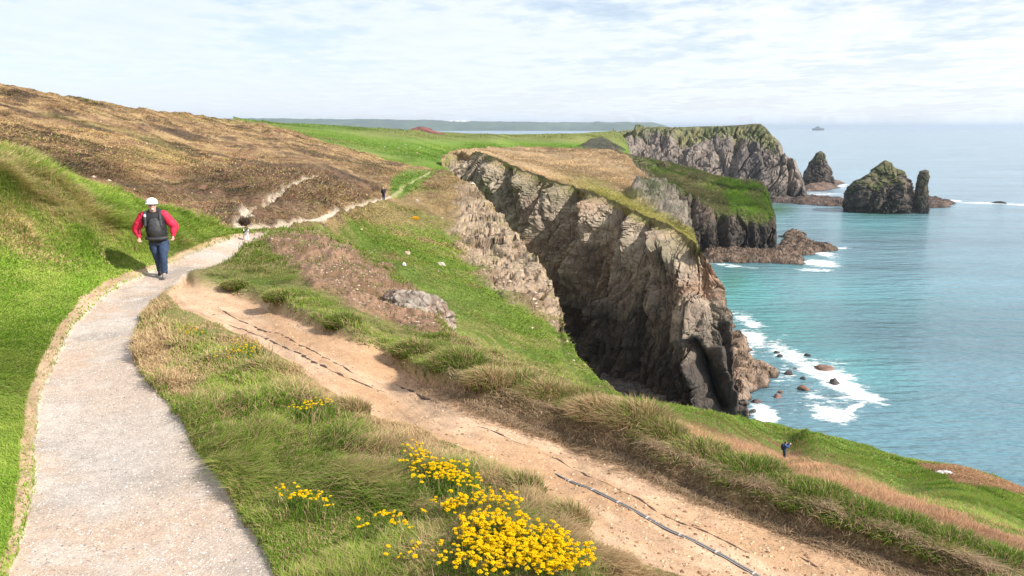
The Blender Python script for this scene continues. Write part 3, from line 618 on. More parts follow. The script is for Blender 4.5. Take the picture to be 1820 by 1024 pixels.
o = outline_rock('islet', [(1444,228.4),(1450,227.4),(1452,225.2),(1454,224.4)], [(1468,228.4),(1460,227.4),(1458,225.4),(1456,224.4)], 16000, -2, M_coast, lambda V, zt: np.broadcast_to([.1, .1, .09], V.shape), .8, 0, 60, 3, 40)
tag(o, 'tiny pointed islet on the hazy horizon', 'islet')
o = outline_rock('mound', [(716,233),(726,230),(735,227),(741,225.5)], [(790,238),(772,233),(762,228),(750,225.5)], 520, float(U(745, 245, 520)[2]), M_far, lambda V, zt: mixc(np.array([.26,.10,.085]), np.array([.10,.06,.06]), sstep(.4,.6,fbm(V, 3, 3, 5))), .7, .3, 4, 5, 60)
tag(o, 'low dark red mound on the edge of the green field', 'mound')

# ------------------------------------------------------------------ low reefs (height fields on the sea)
def reef(name, poly, hgt, step, seed, label, base, tilt=(1, .25), cat='reef', mat=None, scale=7, low=-.9, bias=.42):
    pl = np.array(poly, float); Pw = sea_at(pl[:, 0], pl[:, 1])
    x0, y0 = Pw[:, :2].min(0) - 4; x1, y1 = Pw[:, :2].max(0) + 4
    nx = int((x1 - x0) / step); ny = int((y1 - y0) / step); X, Y = np.meshgrid(np.linspace(x0, x1, nx), np.linspace(y0, y1, ny))
    P0 = np.stack([X, Y, 0 * X], -1); d = sdf(X, Y, [tuple(q[:2]) for q in Pw]); w = (fbm(P0, scale * 2, 4, seed) - .5) * scale * 2.2
    m = sstep(-scale * .3, scale * .9, d + w)
    a = R(-25); S = np.stack([X * cos(a) + Y * sin(a), -X * sin(a) + Y * cos(a), 0 * X], -1)
    h = ridged(S, scale, 5, seed + 1, (2.2, .8, 1)); f1, f2, cid = worley(S, scale * .4, seed + 2, (1.8, .8, 1))
    z = low + m * (hgt * (h - bias) * 2 + (cid - .5) * hgt * .4 - low * .85)
    P = np.stack([X, Y, z], -1); n = fbm(P, scale * .6, 4, seed + 5); n2 = fbm(P, scale * .15, 3, seed + 6)
    c = mixc(np.array(base) * .6, np.array(base) * 1.3, sstep(.35, .65, n)); c = mixc(c, np.array([.30, .16, .08]), sstep(.56, .68, n2) * .5); c = mixc(c, np.array([.04, .035, .035]), sstep(.6, .1, z))
    o = mk(name, P, grid_faces(ny, nx), mat or M_rock, colr=c); o.data.polygons.foreach_set('use_smooth', np.zeros(len(o.data.polygons), bool)); return tag(o, label, cat, 'low wave-washed reefs')
reef('reef', [(1245,425),(1290,432),(1380,440),(1395,414),(1425,415),(1440,422),(1438,432),(1478,439),(1500,445),(1452,452),(1420,455),(1438,466),(1425,473),(1390,470),(1330,468),(1260,468),(1240,450)], 3.0, .55, 200, 'ragged brown and rust rock reef at the foot of the green-topped middle headland', [.17, .125, .095], scale=4.2, bias=.38)
reef('reef', [(1290,575),(1312,592),(1330,605),(1345,622),(1352,640),(1374,655),(1382,672),(1378,688),(1360,692),(1352,705),(1345,725),(1338,745),(1290,748),(1270,700)], 2.6, .35, 210, 'tan and brown tilted rock reef at the foot of the big near cliff', [.26, .19, .14], scale=4, bias=.35)
reef('reef', [(1366,352),(1420,352),(1500,357),(1560,358),(1640,352),(1660,354),(1698,362),(1690,369),(1640,371),(1600,372),(1550,368),(1480,367),(1420,363),(1370,360)], 4.5, 1.3, 220, 'long dark flat reef joining the far headland to the broad grassy stack', [.11, .085, .075], scale=9)
reef('reef', [(1425,326),(1460,320),(1482,321),(1506,328),(1480,331),(1484,338),(1450,340),(1425,342)], 3.5, 1.4, 230, 'flat-topped brown reef below the pointed sea stack', [.17, .12, .095], scale=12, bias=.3)
reef('cobble_beach', [(1060,640),(1120,655),(1180,690),(1240,715),(1240,760),(1060,760)], .9, .3, 240, 'dark cobble beach in the cove under the big near cliff', [.13, .12, .115], cat='beach', scale=1.6, bias=.1)

# ------------------------------------------------------------------ loose rocks
def rock_mesh(name, r, seed, sub=3, colr=(.2, .15, .12), mat=None, flat=.7):
    bm = bmesh.new(); bmesh.ops.create_icosphere(bm, subdivisions=sub, radius=1)
    V = np.array([v.co[:] for v in bm.verts]); Fc = np.array([[v.index for v in f.verts] for f in bm.faces]); bm.free()
    n = V + (fbm(V, .9, 3, seed)[:, None] - .5) * V * 1.1; f1, f2, cid = worley(V, .9, seed); n = n * (1 + (cid - .5) * .22)[:, None] * (1 + (ridged(V, .6, 3, seed + 1) - .5) * .25)[:, None]
    n[:, 2] = np.where(n[:, 2] < -.3, -.3 + (n[:, 2] + .3) * .3, n[:, 2])
    n = n * np.array([r[0], r[1], r[2]]); c = mixc(np.array(colr) * .7, np.array(colr) * 1.25, sstep(.35, .65, fbm(n, r[0] * .5, 3, seed + 3)))
    return mk(name, n, Fc, mat or M_boulder, colr=c)
SEAROCKS = [(1463,655,16,6,(.22,.14,.11),'double-humped red-brown boulder in the surf, the largest of the sea boulders'),(1483,681,8,6,(.12,.10,.10),'dark knobbly boulder in the surf right of the large brown boulder'),
    (1427,691,10,6,(.22,.13,.10),'rounded red-brown boulder in the middle of the surf'),(1401,664,8,6,(.09,.08,.08),'dark pointed boulder beside the rock reef in the surf'),(1427,673,5,3.5,(.08,.075,.075),'small dark rock between the pointed and the rounded surf boulders'),
    (1382,704,8,5,(.24,.13,.11),'reddish boulder at the landward edge of the surf'),(1388,697,6,3.5,(.2,.12,.1),'small reddish rock touching the reddish boulder at the surf edge'),(1343,714,8,5,(.12,.09,.08),'dark boulder on the pebbles below the reef'),
    (1337,731,7,4.5,(.10,.09,.08),'dark boulder just above the seaward lawn edge'),(1435,632,5,3.5,(.07,.07,.075),'small dark rock at the outer edge of the surf'),(1386,633,5,3,(.06,.06,.06),'small black rock, seaward one of the pair above the reef'),
    (1380,626,5,3,(.06,.06,.06),'small black rock, landward one of the pair above the reef'),(1413,655,5,1.8,(.1,.1,.1),'flat grey rock awash between the reef and the brown boulder'),(1324,600,4,3,(.06,.06,.06),'tiny black rock at the upper end of the surf by the cliff'),
    (1778,360,11,4,(.05,.04,.04),'low black rock alone on the long foam line out at sea')]
for k, (x, y, wp, hp, cc, lb) in enumerate(SEAROCKS):
    p0 = sea_at(x, y + 1); d = np.linalg.norm(p0 - [0, 0, CAMZ]); r = wp * d / F
    o = rock_mesh('sea_rock', (r, r * .8, max(hp * d / F * 1.25, r * .4)), 300 + k * 3, 3, cc); o.location = (p0[0], p0[1], -.15 * r); o.rotation_euler = (0, 0, k * 1.3)
    tag(o, lb, 'rock', 'rocks standing in the sea')

def ground_at(S, x, y):   # a point of a sheet under the traced position
    i = np.argmin((S['px'] - x) ** 2 + (S['py'] - y) ** 2); return S['P'].reshape(-1, 3)[i]
LOOSE = [(hill,783,471,7,5,(.62,.56,.46),'pale squared boulder on the green slope near the pale cliff'),(hill,719,478,5,5,(.55,.52,.5),'small pale grey boulder on the green slope above the scree'),(hill,723,450,8,4,(.45,.33,.24),'tan broken rock on the green slope below the yellow heap'),
    (hill,741,354,4,2.5,(.6,.55,.48),'white stone on the brown slope right of the upper path'),(hill,838,336,4,2,(.6,.55,.48),'white stone on the crest of the pale cliff'),(hill,786,391,2.5,2,(.6,.55,.5),'tiny white stone right of the yellow heap'),
    (lawn,1685,843,13,4,(.75,.70,.68),'long white boulder on the far edge of the seaward lawn')]
for k, (S, x, y, wp, hp, cc, lb) in enumerate(LOOSE):
    p0 = ground_at(S, x, y); d = np.linalg.norm(p0 - [0, 0, CAMZ]); r = wp * d / F
    o = rock_mesh('loose_rock', (r, r * .7, hp * d / F * 1.1), 350 + k * 3, 3, cc); o.location = p0 - [0, 0, .05]; o.rotation_euler = (0, R(12) if wp > 12 else 0, k); tag(o, lb, 'rock')
SPECK = [(field,722,258,'topmost white stone of the scatter on the green field'),(field,708,264,'white stone low on the left of the green field scatter'),(field,746,264,'white stone on the right of the green field scatter'),(field,682,262,'white stone farthest left on the green field'),(field,740,274,'pinkish stone lowest on the green field')]
for k, (S, x, y, lb) in enumerate(SPECK):
    p0 = ground_at(S, x, y); r = .24 if k < 4 else .3
    o = rock_mesh('field_stone', (r * 1.3, r, r * .8), 380 + k, 2, (.7, .68, .66) if k < 4 else (.5, .3, .25)); o.location = p0; tag(o, lb, 'stone', 'pale stones scattered on the field')

# ------------------------------------------------------------------ light, sky, air
SUN_AZ, SUN_EL = 117.0, 38.0
sd_ = np.array([sin(R(SUN_AZ)) * cos(R(SUN_EL)), cos(R(SUN_AZ)) * cos(R(SUN_EL)), sin(R(SUN_EL))])
ld = bpy.data.lights.new('sun', 'SUN'); ld.energy = 5.0; ld.angle = R(.53); ld.color = (1, .94, .85)
lo = bpy.data.objects.new('sun', ld); col.objects.link(lo)
from mathutils import Vector
lo.rotation_euler = Vector(sd_).to_track_quat('Z', 'Y').to_euler()
w = bpy.data.worlds.new('World'); sc.world = w; w.use_nodes = True; nt = w.node_tree; nt.nodes.clear()
class WT(NT):
    def __init__(s, nt): s.t = nt; s.out = s.n('ShaderNodeOutputWorld')
W = WT(nt)
sky = W.n('ShaderNodeTexSky'); sky.sky_type = 'NISHITA'; sky.sun_disc = False; sky.sun_elevation = R(SUN_EL); sky.sun_rotation = R(SUN_AZ)
sky.air_density = 1.0; sky.dust_density = .6; sky.ozone_density = 1.5
tc = W.n('ShaderNodeTexCoord'); sp = W.n('ShaderNodeSeparateXYZ'); W.l(tc.outputs['Generated'], sp.inputs[0])
zc = W.math('MAXIMUM', sp.outputs[2], .012); zz_ = W.math('ADD', zc, .05)
cb = W.n('ShaderNodeCombineXYZ'); W.l(W.math('DIVIDE', sp.outputs[0], zz_), cb.inputs[0]); W.l(W.math('DIVIDE', sp.outputs[1], zz_), cb.inputs[1])
mpw = W.n('ShaderNodeMapping'); mpw.inputs['Scale'].default_value = (1, .75, 1); mpw.inputs['Rotation'].default_value = (0, 0, R(20)); W.l(cb.outputs[0], mpw.inputs[0])
cn = W.noise(mpw.outputs[0], .55, 3, .5); cn2 = W.noise(mpw.outputs[0], 3.2, 6, .62); cn3 = W.noise(mpw.outputs[0], 12, 3, .6)
cov = W.math('ADD', W.math('MULTIPLY', cn, .75), W.math('ADD', W.math('MULTIPLY', cn2, .38), W.math('MULTIPLY', cn3, .1)))
cm = W.ramp(cov, [(.38, .05), (.50, .42), (.62, 1.)])
hz = W.ramp(sp.outputs[2], [(0., .8), (.06, .6), (.2, 0.)])
side = W.ramp(W.math('ADD', W.math('MULTIPLY', sp.outputs[0], .5), .5), [(.3, .55), (.75, 1.)])
cloudc = W.mix((5.5, 6.25, 7.7), (7.45, 7.7, 8.1), W.math('MULTIPLY', side, W.ramp(cn2, [(.35, .55), (.65, 1.)])))
cm2 = W.math('MAXIMUM', W.math('MULTIPLY', cm, W.ramp(side, [(.5, .82), (1., .97)])), hz)
sk = W.mix(sky.outputs[0], cloudc, cm2)
bg = W.n('ShaderNodeBackground'); bg.inputs[1].default_value = .1; W.l(sk, bg.inputs[0]); W.l(bg.outputs[0], W.out.inputs[0])

HZ = 1
if HZ:
    bm = bmesh.new(); bmesh.ops.create_cube(bm, size=1); me = bpy.data.meshes.new('haze'); bm.to_mesh(me); bm.free()
    hb = bpy.data.objects.new('haze', me); col.objects.link(hb); hb.scale = (290000, 290000, 204); hb.location = (0, 0, 98); tag(hb, kind='stuff')
    t = NT('haze_air'); pv = t.n('ShaderNodeVolumePrincipled'); pv.inputs['Color'].default_value = (.72, .86, 1, 1); pv.inputs['Density'].default_value = 1 / 24000; pv.inputs['Anisotropy'].default_value = .3
    t.l(pv.outputs[0], t.out.inputs['Volume']); me.materials.append(t.m)
sc.view_settings.view_transform = 'Standard'; sc.view_settings.look = 'None'; sc.view_settings.gamma = 1; sc.view_settings.exposure = 0.55
sc.cycles.use_denoising = True; sc.cycles.max_bounces = 5; sc.cycles.diffuse_bounces = 3; sc.cycles.volume_bounces = 0; sc.cycles.transparent_max_bounces = 4

# ------------------------------------------------------------------ grass and other ground cover
def blades(B, H, Wd, c0, c1, lean, seed=0, curl=1.0, up=None, seg=True):
    r = np.random.default_rng(seed); n = len(B)
    ya = r.random(n) * 2 * pi; wv = np.stack([np.cos(ya), np.sin(ya), 0 * ya], -1) * (Wd / 2)[:, None]
    up = np.array([0, 0, 1.]) if up is None else up
    mid = B + up * (H * .55)[:, None] + lean * (H * .22)[:, None]; tip = B + up * (H * (1 - .25 * np.clip(np.linalg.norm(lean, axis=1), 0, 2)))[:, None] + lean * (H * .85)[:, None]
    if seg:
        V = np.stack([B - wv, B + wv, mid + wv * .75, mid - wv * .75, tip], 1); k = (np.arange(n) * 5)[:, None]
        Fq = k + np.array([[0, 1, 2, 3]]); Ft = k + np.array([[3, 2, 4]]); cm_ = (c0 + c1) / 2
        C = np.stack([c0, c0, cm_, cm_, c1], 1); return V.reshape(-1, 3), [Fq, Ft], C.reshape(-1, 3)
    V = np.stack([B - wv, B + wv, tip], 1); k = (np.arange(n) * 3)[:, None]
    return V.reshape(-1, 3), [k + np.array([[0, 1, 2]])], np.stack([c0, c0, c1], 1).reshape(-1, 3)
def scatter(name, S, n, dens, hf, cf, wk=.0011, w0=.005, leank=.6, seed=5, seg=True, wind=(.25, -.1)):
    r = np.random.default_rng(seed); px, py, P = S['px'], S['py'], S['P']
    d = dens(px, py, P); d = (d[:-1, :-1] + d[1:, 1:]) / 2; area = np.abs(py[1:, :-1] - py[:-1, :-1]) * np.abs(px[:-1, 1:] - px[:-1, :-1])
    vis = ((px > -40) & (px < 1860) & (py < 1060))[:-1, :-1]; wgt = (d * area * np.where(vis, 1, .12)).ravel(); wgt = np.where(wgt > 0, wgt, 0)
    idx = np.searchsorted(np.cumsum(wgt) / wgt.sum(), r.random(n)); idx = np.minimum(idx, wgt.size - 1); i, j = idx // (px.shape[1] - 1), idx % (px.shape[1] - 1)
    u, v = r.random(n), r.random(n)
    def bl(Aq):
        u_, v_ = (u, v) if Aq.ndim == 2 else (u[:, None], v[:, None])
        return (Aq[i, j] * (1 - u_) + Aq[i, j + 1] * u_) * (1 - v_) + (Aq[i + 1, j] * (1 - u_) + Aq[i + 1, j + 1] * u_) * v_
    B = bl(P); bx, by = bl(px), bl(py); D = np.hypot(B[:, 0], B[:, 1]); B[:, 2] -= .008
    H = hf(bx, by, B) * (.55 + .7 * r.random(n)); Wd = np.maximum(w0, D * wk) * (.7 + .6 * r.random(n))
    c0, c1 = cf(bx, by, B, r, bl(S['C']))
    lean = r.normal(0, leank, (n, 3)); lean[:, 2] = 0; lean[:, 0] += wind[0]; lean[:, 1] += wind[1]
    V, Fc, C = blades(B, H, Wd, c0, c1, lean, seed, seg=seg)
    o = mk(name, V, Fc, M_grass, colr=np.clip(C, 0, 1), smooth=False); return tag(o, kind='stuff')
def jit(r, n, a): return (1 - a + 2 * a * r.random(n))[:, None]
G1 = np.array([.185, .285, .040]); G2 = np.array([.28, .36, .070]); G3 = np.array([.075, .16, .015]); STRAW = np.array([.58, .44, .24]); STRAW2 = np.array([.43, .29, .17])

# mown lawn and the rough bank left of the path
def d_lawn(px, py, P): m = near_masks(px, py, P); return m['left'] * (1 - m['path']) * (1 - m['border'] * .96)
def bankm(px, py): return sstep(500, 440, py + np.maximum(px - 200, 0) * .25)
def h_lawn(px, py, P):
    b = bankm(px, py); return .045 + .03 * fbm(P, .4, 2, 140) + b * (.10 + .28 * sstep(.45, .7, fbm(P, 1.3, 3, 141)))
def c_lawn(px, py, P, r, C):
    n = len(px); b = bankm(px, py); g = mixc(G1, G2, sstep(.35, .65, fbm(P, .9, 4, 142))) * np.array([.98, .96, 1.0]) * (.90 + .25 * sstep(.35, .6, fbm(P, 2.6, 4, 147)))[:, None]; g = mixc(g, G3, sstep(.55, .7, fbm(P, 1.6, 3, 143)) * (.35 + .4 * b))
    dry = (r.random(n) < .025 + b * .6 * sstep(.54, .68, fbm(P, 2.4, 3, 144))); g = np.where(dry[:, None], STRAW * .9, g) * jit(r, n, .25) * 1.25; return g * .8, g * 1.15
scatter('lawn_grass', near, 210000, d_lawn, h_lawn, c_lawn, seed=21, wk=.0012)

# long mixed grass on the island between path and sandy track, and along its far rim
def d_isl(px, py, P):
    m = near_masks(px, py, P); return (1 - m['left']) * (1 - m['path']) * (1 - m['sand']) * (1 - m['scree'] * .86) * (1 - .35 * (py < 620))
def h_isl(px, py, P):
    rim = (py < px * .46 + 335) & (px > 330); sd = np.abs(sdf(px, py, SANDP)); rimh = (.05 + .08 * sstep(.45, .7, fbm(P, .5, 3, 150))) * np.clip(2.1 - px / 900, .75, 1.8)
    return np.where(rim, rimh, (.06 + .17 * sstep(.40, .68, fbm(P, .5, 3, 150)) * sstep(24, 10, P[:, 1])) * np.clip(.35 + sd / 70, .35, 1))
def c_isl(px, py, P, r, C):
    n = len(px); m = near_masks(px, py, P); big = fbm(P, 1.1, 3, 152)
    g = mixc(G1, G2, sstep(.35, .65, fbm(P, .5, 4, 151))); g = mixc(g, G3, sstep(.5, .68, fbm(P, .7, 3, 153)) * .28)
    sandy = np.exp(-(np.maximum(-sdf(px, py, SANDP), 0) / 70) ** 2) * (px * .62 + 330 < py + 60 * 0 + 0 * px)
    low = sdf(px, py, [(296,530),(440,585),(600,680),(700,750),(850,810),(960,870),(1040,960),(1200,1040),(1000,1100),(700,1100),(380,800),(240,640)])
    pr = .24 + .42 * sstep(.40, .58, big) + .55 * np.exp(-(np.maximum(0, np.abs(low) - 5) / 45) ** 2) * (px * .62 + 250 - py > -260) * (py > px * .55 + 330)
    pr = np.where((px > 780) & (py < px * .5 + 330), .62, pr); pr = np.where((px < 800) & (py < px * .42 + 365), .12 + .25 * sstep(.5, .65, big), pr)
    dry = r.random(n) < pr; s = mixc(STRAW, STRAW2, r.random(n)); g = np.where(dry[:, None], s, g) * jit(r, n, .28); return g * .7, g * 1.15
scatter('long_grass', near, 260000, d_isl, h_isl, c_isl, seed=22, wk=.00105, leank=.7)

# seaward slope
def d_sl(px, py, P): return 1 + 0 * px
def h_sl(px, py, P): b, fb, n = lawn_zones(px, py, P); return (.16 + .18 * b + .22 * sstep(.5, .7, fbm(P, 2.5, 3, 160)) * (1 - b)) * np.clip(np.hypot(P[:, 0], P[:, 1]) / 45, .28, 1)
def c_sl(px, py, P, r, C):
    n = len(px); b, fb, q = lawn_zones(px, py, P); g = mixc(G1 * 1.05, G2 * 1.1, sstep(.35, .65, fbm(P, 3, 4, 161))); g = mixc(g, G3, sstep(.55, .68, fbm(P, 3.5, 3, 162)) * .7)
    nb = np.clip(np.exp(-((sdf(px, py, BRZ)) / 24) ** 2), 0, 1)
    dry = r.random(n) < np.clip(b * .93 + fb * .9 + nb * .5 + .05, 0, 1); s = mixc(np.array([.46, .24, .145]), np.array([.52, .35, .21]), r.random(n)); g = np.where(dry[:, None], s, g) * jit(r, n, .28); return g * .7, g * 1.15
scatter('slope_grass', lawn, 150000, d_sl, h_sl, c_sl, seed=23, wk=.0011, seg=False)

def FRs(x, y): return np.interp(x, [p[0] for p in FRINGE_LINE], [p[1] for p in FRINGE_LINE]) + 16 - y
def c_dead(px, py, P, r, C):
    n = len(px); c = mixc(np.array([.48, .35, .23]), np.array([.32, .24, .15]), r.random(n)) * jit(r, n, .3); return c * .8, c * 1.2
# heather and rough turf on the hillside
def d_hill(px, py, P): z, *_ = hill_zones(px, py, P); return (1 - z['rock'] * .93) * (1 - z['track']) * (1 - z['gully'] * .9) * (.4 + .6 * sstep(40, 90, P[..., 1]))
def h_hill(px, py, P): z, *_ = hill_zones(px, py, P); return .16 + .30 * sstep(.45, .7, fbm(P, 3.5, 3, 170)) * (1 - z['green'] * .5) + .14 * z['dark']
def c_hill(px, py, P, r, C):
    n = len(px); c = C * jit(r, n, .42); z, *_ = hill_zones(px, py, P); t_ = r.random(n)
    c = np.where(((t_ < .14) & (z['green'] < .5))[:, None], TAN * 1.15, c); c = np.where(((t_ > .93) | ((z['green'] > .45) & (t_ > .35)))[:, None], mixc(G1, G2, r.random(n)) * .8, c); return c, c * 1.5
scatter('heath', hill, 260000, d_hill, lambda x, y, P: h_hill(x, y, P) * .72, c_hill, seed=24, wk=.0017, seg=False, leank=1.3)
scatter('dead_grass', near, 34000, lambda x, y, P: np.exp(-((seg_dist(x, y, FRINGE_LINE)) / (7 + 36 / np.hypot(P[..., 0], P[..., 1]) * 2)) ** 2) * (.3 + .7 * sstep(-8, 8, FRs(x, y))) * sstep(700, 950, x), lambda x, y, P: .05 + .07 * fbm(P, .3, 2, 190), c_dead, seed=28, wk=.001, leank=1.0)
# wiry turf on the farther headlands
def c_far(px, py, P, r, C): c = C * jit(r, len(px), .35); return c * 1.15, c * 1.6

scatter('plateau_turf', plateau, 42000, lambda x, y, P: 1 - .8 * zone(x, y, FLANK, 4), lambda x, y, P: .35 + .5 * sstep(.5, .7, fbm(P, 6, 3, 180)), c_far, seed=25, wk=.0011, seg=False)
scatter('headland_turf', nose, 26000, lambda x, y, P: zone(x, y, NGREEN, 8), lambda x, y, P: .6 + .9 * sstep(.45, .7, fbm(P, 9, 3, 181)), c_far, seed=26, wk=.0012, seg=False)
scatter('field_grass', field, 60000, lambda x, y, P: 1 + 0 * x, lambda x, y, P: .3 + .5 * sstep(.5, .7, fbm(P, 14, 3, 182)), c_far, seed=27, wk=.0009, seg=False)

# ------------------------------------------------------------------ loose gravel and clods
OCT = np.array([[1,0,0],[0,1,0],[-1,0,0],[0,-1,0],[0,0,1],[0,0,-1]], float)
OF = np.array([[0,1,4],[1,2,4],[2,3,4],[3,0,4],[1,0,5],[2,1,5],[3,2,5],[0,3,5]])
M_stone = mat_leaf('loose_stone', 0.0)
def gp(S, x, y, k=1):
    """position on sheet S under traced points (bilinear through its grid)"""
    x, y = np.atleast_1d(*[np.asarray(v, float) for v in (x, y)]) if False else (np.atleast_1d(np.asarray(x, float)), np.atleast_1d(np.asarray(y, float)))
    xs = S['xs']; P = S['P']; out = []
    for a, b in zip(x, y):
        j = int(np.clip(np.searchsorted(xs, a) - 1, 0, len(xs) - 2)); u = np.clip((a - xs[j]) / (xs[j + 1] - xs[j]), 0, 1)
        q = []
        for jj in (j, j + 1):
            c_ = S['py'][:, jj]; i = int(np.clip(np.searchsorted(-c_, -b) - 1, 0, len(c_) - 2)); v = np.clip((c_[i] - b) / (c_[i] - c_[i + 1] + 1e-9), 0, 1)
            q.append(P[i, jj] * (1 - v) + P[i + 1, jj] * v)
        out.append(q[0] * (1 - u) + q[1] * u)
    return np.array(out)
def stones(name, S, n, dens, size, cols, seed, wmin=.0007):
    r = np.random.default_rng(seed); px, py, P = S['px'], S['py'], S['P']; d = dens(px, py, P)[:-1, :-1]
    area = np.abs(py[1:, :-1] - py[:-1, :-1]) * np.abs(px[:-1, 1:] - px[:-1, :-1]); wgt = (d * area * ((px > -40) & (px < 1860) & (py < 1060))[:-1, :-1]).ravel()
    idx = np.minimum(np.searchsorted(np.cumsum(wgt) / wgt.sum(), r.random(n)), wgt.size - 1); i, j = idx // (px.shape[1] - 1), idx % (px.shape[1] - 1)
    u, v = r.random((n, 1)), r.random((n, 1)); B = (P[i, j] * (1 - u) + P[i, j + 1] * u) * (1 - v) + (P[i + 1, j] * (1 - u) + P[i + 1, j + 1] * u) * v
    D = np.hypot(B[:, 0], B[:, 1]); sz = np.maximum(size[0] + (size[1] - size[0]) * r.random(n) ** 4, D * wmin)
    V = OCT[None] * (sz[:, None] * (.7 + .6 * r.random((n, 6))))[..., None] * np.array([1, 1, .6]); a = r.random(n) * 6.3; c_, s_ = np.cos(a)[:, None], np.sin(a)[:, None]
    V = np.stack([V[..., 0] * c_ - V[..., 1] * s_, V[..., 0] * s_ + V[..., 1] * c_, V[..., 2]], -1) + B[:, None]
    C = np.array(cols)[r.integers(0, len(cols), n)] * (.8 + .4 * r.random((n, 1))); C = np.repeat(C[:, None], 6, 1)
    return tag(mk(name, V, (np.arange(n) * 6)[:, None, None] .repeat(1, 1).reshape(-1, 1, 1) + OF[None] if False else ((np.arange(n) * 6)[:, None, None] + OF[None]).reshape(-1, 3), M_stone, colr=C.reshape(-1, 3), smooth=False), kind='stuff')
stones('gravel', near, 9000, lambda x, y, P: near_masks(x, y, P)['path'], (.003, .014), [(.5,.46,.42),(.3,.27,.25),(.42,.36,.3),(.2,.17,.16),(.6,.57,.52)], 31)
stones('dry_clods', near, 6500, lambda x, y, P: np.clip(near_masks(x, y, P)['sand'] + near_masks(x, y, P)['border'] * .6, 0, 1), (.003, .026), [(.5,.38,.26),(.5,.35,.22),(.3,.19,.11),(.46,.33,.22),(.22,.13,.08)], 32)
stones('scree_stones', near, 3500, lambda x, y, P: near_masks(x, y, P)['scree'], (.008, .05), [(.26,.17,.12),(.2,.13,.09),(.34,.25,.19),(.13,.09,.07),(.4,.32,.25)], 33)
stones('cliff_rubble', hill, 1800, lambda x, y, P: hill_zones(x, y, P)[0]['rock'] * .12 + hill_zones(x, y, P)[0]['gully'] + .004, (.05, .25), [(.5,.42,.33),(.3,.24,.19),(.42,.34,.26),(.2,.16,.13)], 34)

# pale rock outcrop at the nose of the scree bank
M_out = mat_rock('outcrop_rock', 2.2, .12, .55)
p0 = gp(near, 752, 560)[0]
def outcrop():
    bm = bmesh.new(); bmesh.ops.create_icosphere(bm, subdivisions=6, radius=1); V = np.array([v.co[:] for v in bm.verts]); Fc = np.array([[v.index for v in f.verts] for f in bm.faces]); bm.free()
    n = V * np.array([.80, .6, .50]); f1, f2, cid = worley(n, .2, 41, (1, 1, 1.4)); g1, g2, gd = worley(n + 5, .42, 42)
    k = 1 + (ridged(n, .5, 5, 43) - .5) * .55 + (cid - .5) * .14 - np.exp(-((f2 - f1) / .1) ** 2) * .09 + (gd - .5) * .3
    n = n * k[:, None]; c = mixc(np.array([.42, .36, .30]), np.array([.2, .155, .125]), sstep(.42, .6, fbm(n, .3, 5, 44))); c = mixc(c, np.array([.33, .22, .16]), sstep(.5, .65, fbm(n, .5, 3, 45)) * .5)
    return mk('rock_outcrop', n, Fc, M_out, colr=c)
o = outcrop(); o.location = p0 + [-.12, .15, -.2]; o.rotation_euler = (0, R(14), R(-20)); tag(o, 'pale knobbly rock outcrop at the lower end of the bare brown bank', 'rock outcrop')

# ------------------------------------------------------------------ tussocks
def tussock(name, P0, rad, hgt, n, dry, seed, dark=.5):
    r = np.random.default_rng(seed); a = r.random(n) * 2 * pi; q = np.sqrt(r.random(n)); B = np.stack([np.cos(a) * q * rad, np.sin(a) * q * rad * .8, hgt * .38 * np.sqrt(np.maximum(0, 1 - q ** 2)) - .05], -1)
    out = B.copy(); out[:, 2] = 0; lean = out / (rad + .01) * (.6 + .5 * r.random(n))[:, None] + r.normal(0, .3, (n, 3)) * [1, 1, 0] + [-.25, -.15, 0]
    H = hgt * (.55 + .6 * r.random(n)) * (1 - .35 * q); D = np.hypot(P0[0], P0[1]); Wd = np.maximum(.006, D * .0010) * (.7 + .6 * r.random(n))
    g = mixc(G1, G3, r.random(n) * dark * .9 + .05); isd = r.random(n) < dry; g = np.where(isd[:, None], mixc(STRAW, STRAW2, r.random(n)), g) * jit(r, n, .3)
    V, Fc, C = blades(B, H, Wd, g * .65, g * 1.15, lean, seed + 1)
    # dense root mat below the blades
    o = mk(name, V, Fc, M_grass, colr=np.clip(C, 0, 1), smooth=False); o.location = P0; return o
TUS = [(420,519,.30,.20,.2,'small green tussock nearest the bend, first along the sandy track'),(497,545,.32,.22,.15,'dark green tussock second from the gravel path end of the track'),(610,588,.34,.24,.15,'green tussock above the upper bend of the sandy track'),
    (735,645,.36,.26,.25,'green tussock between the rock outcrop and the sandy track'),(815,672,.40,.38,.22,'bushy bright green tussock at the middle of the track rim'),(868,700,.30,.30,.6,'straw-coloured tussock just right of the bushy green one'),
    (915,700,.36,.34,.4,'half dry tussock on the rim where the brown spur begins behind'),(968,722,.34,.34,.5,'mixed straw and green tussock left of the low saddle in the rim'),(1022,722,.32,.32,.3,'green-hearted tussock on the rim below the end of the brown spur'),
    (1065,755,.36,.36,.75,'shaggy straw tussock just past the end of the brown spur'),(1128,768,.42,.42,.55,'large shaggy straw tussock with a dark green side, left of the seaward lawn'),(1172,790,.30,.32,.35,'small tussock tucked against the large shaggy one'),
    (1232,812,.42,.42,.35,'large rounded tussock with reddish dry top, first below the seaward lawn'),(1325,850,.44,.40,.12,'broad dark green drooping tussock left of the photographer'),(1392,882,.34,.34,.2,'dark green tussock straight below the photographer'),
    (1440,898,.40,.38,.1,'dense dark green tussock right below the photographer'),(1515,930,.36,.34,.15,'dark green tussock in the row at the lower right, first of four'),(1590,955,.36,.34,.12,'dark green tussock in the row at the lower right, second of four'),
    (1670,985,.38,.34,.15,'dark green tussock in the row at the lower right, third of four'),(1755,1015,.38,.34,.12,'dark green tussock in the bottom right corner, last of the row')]
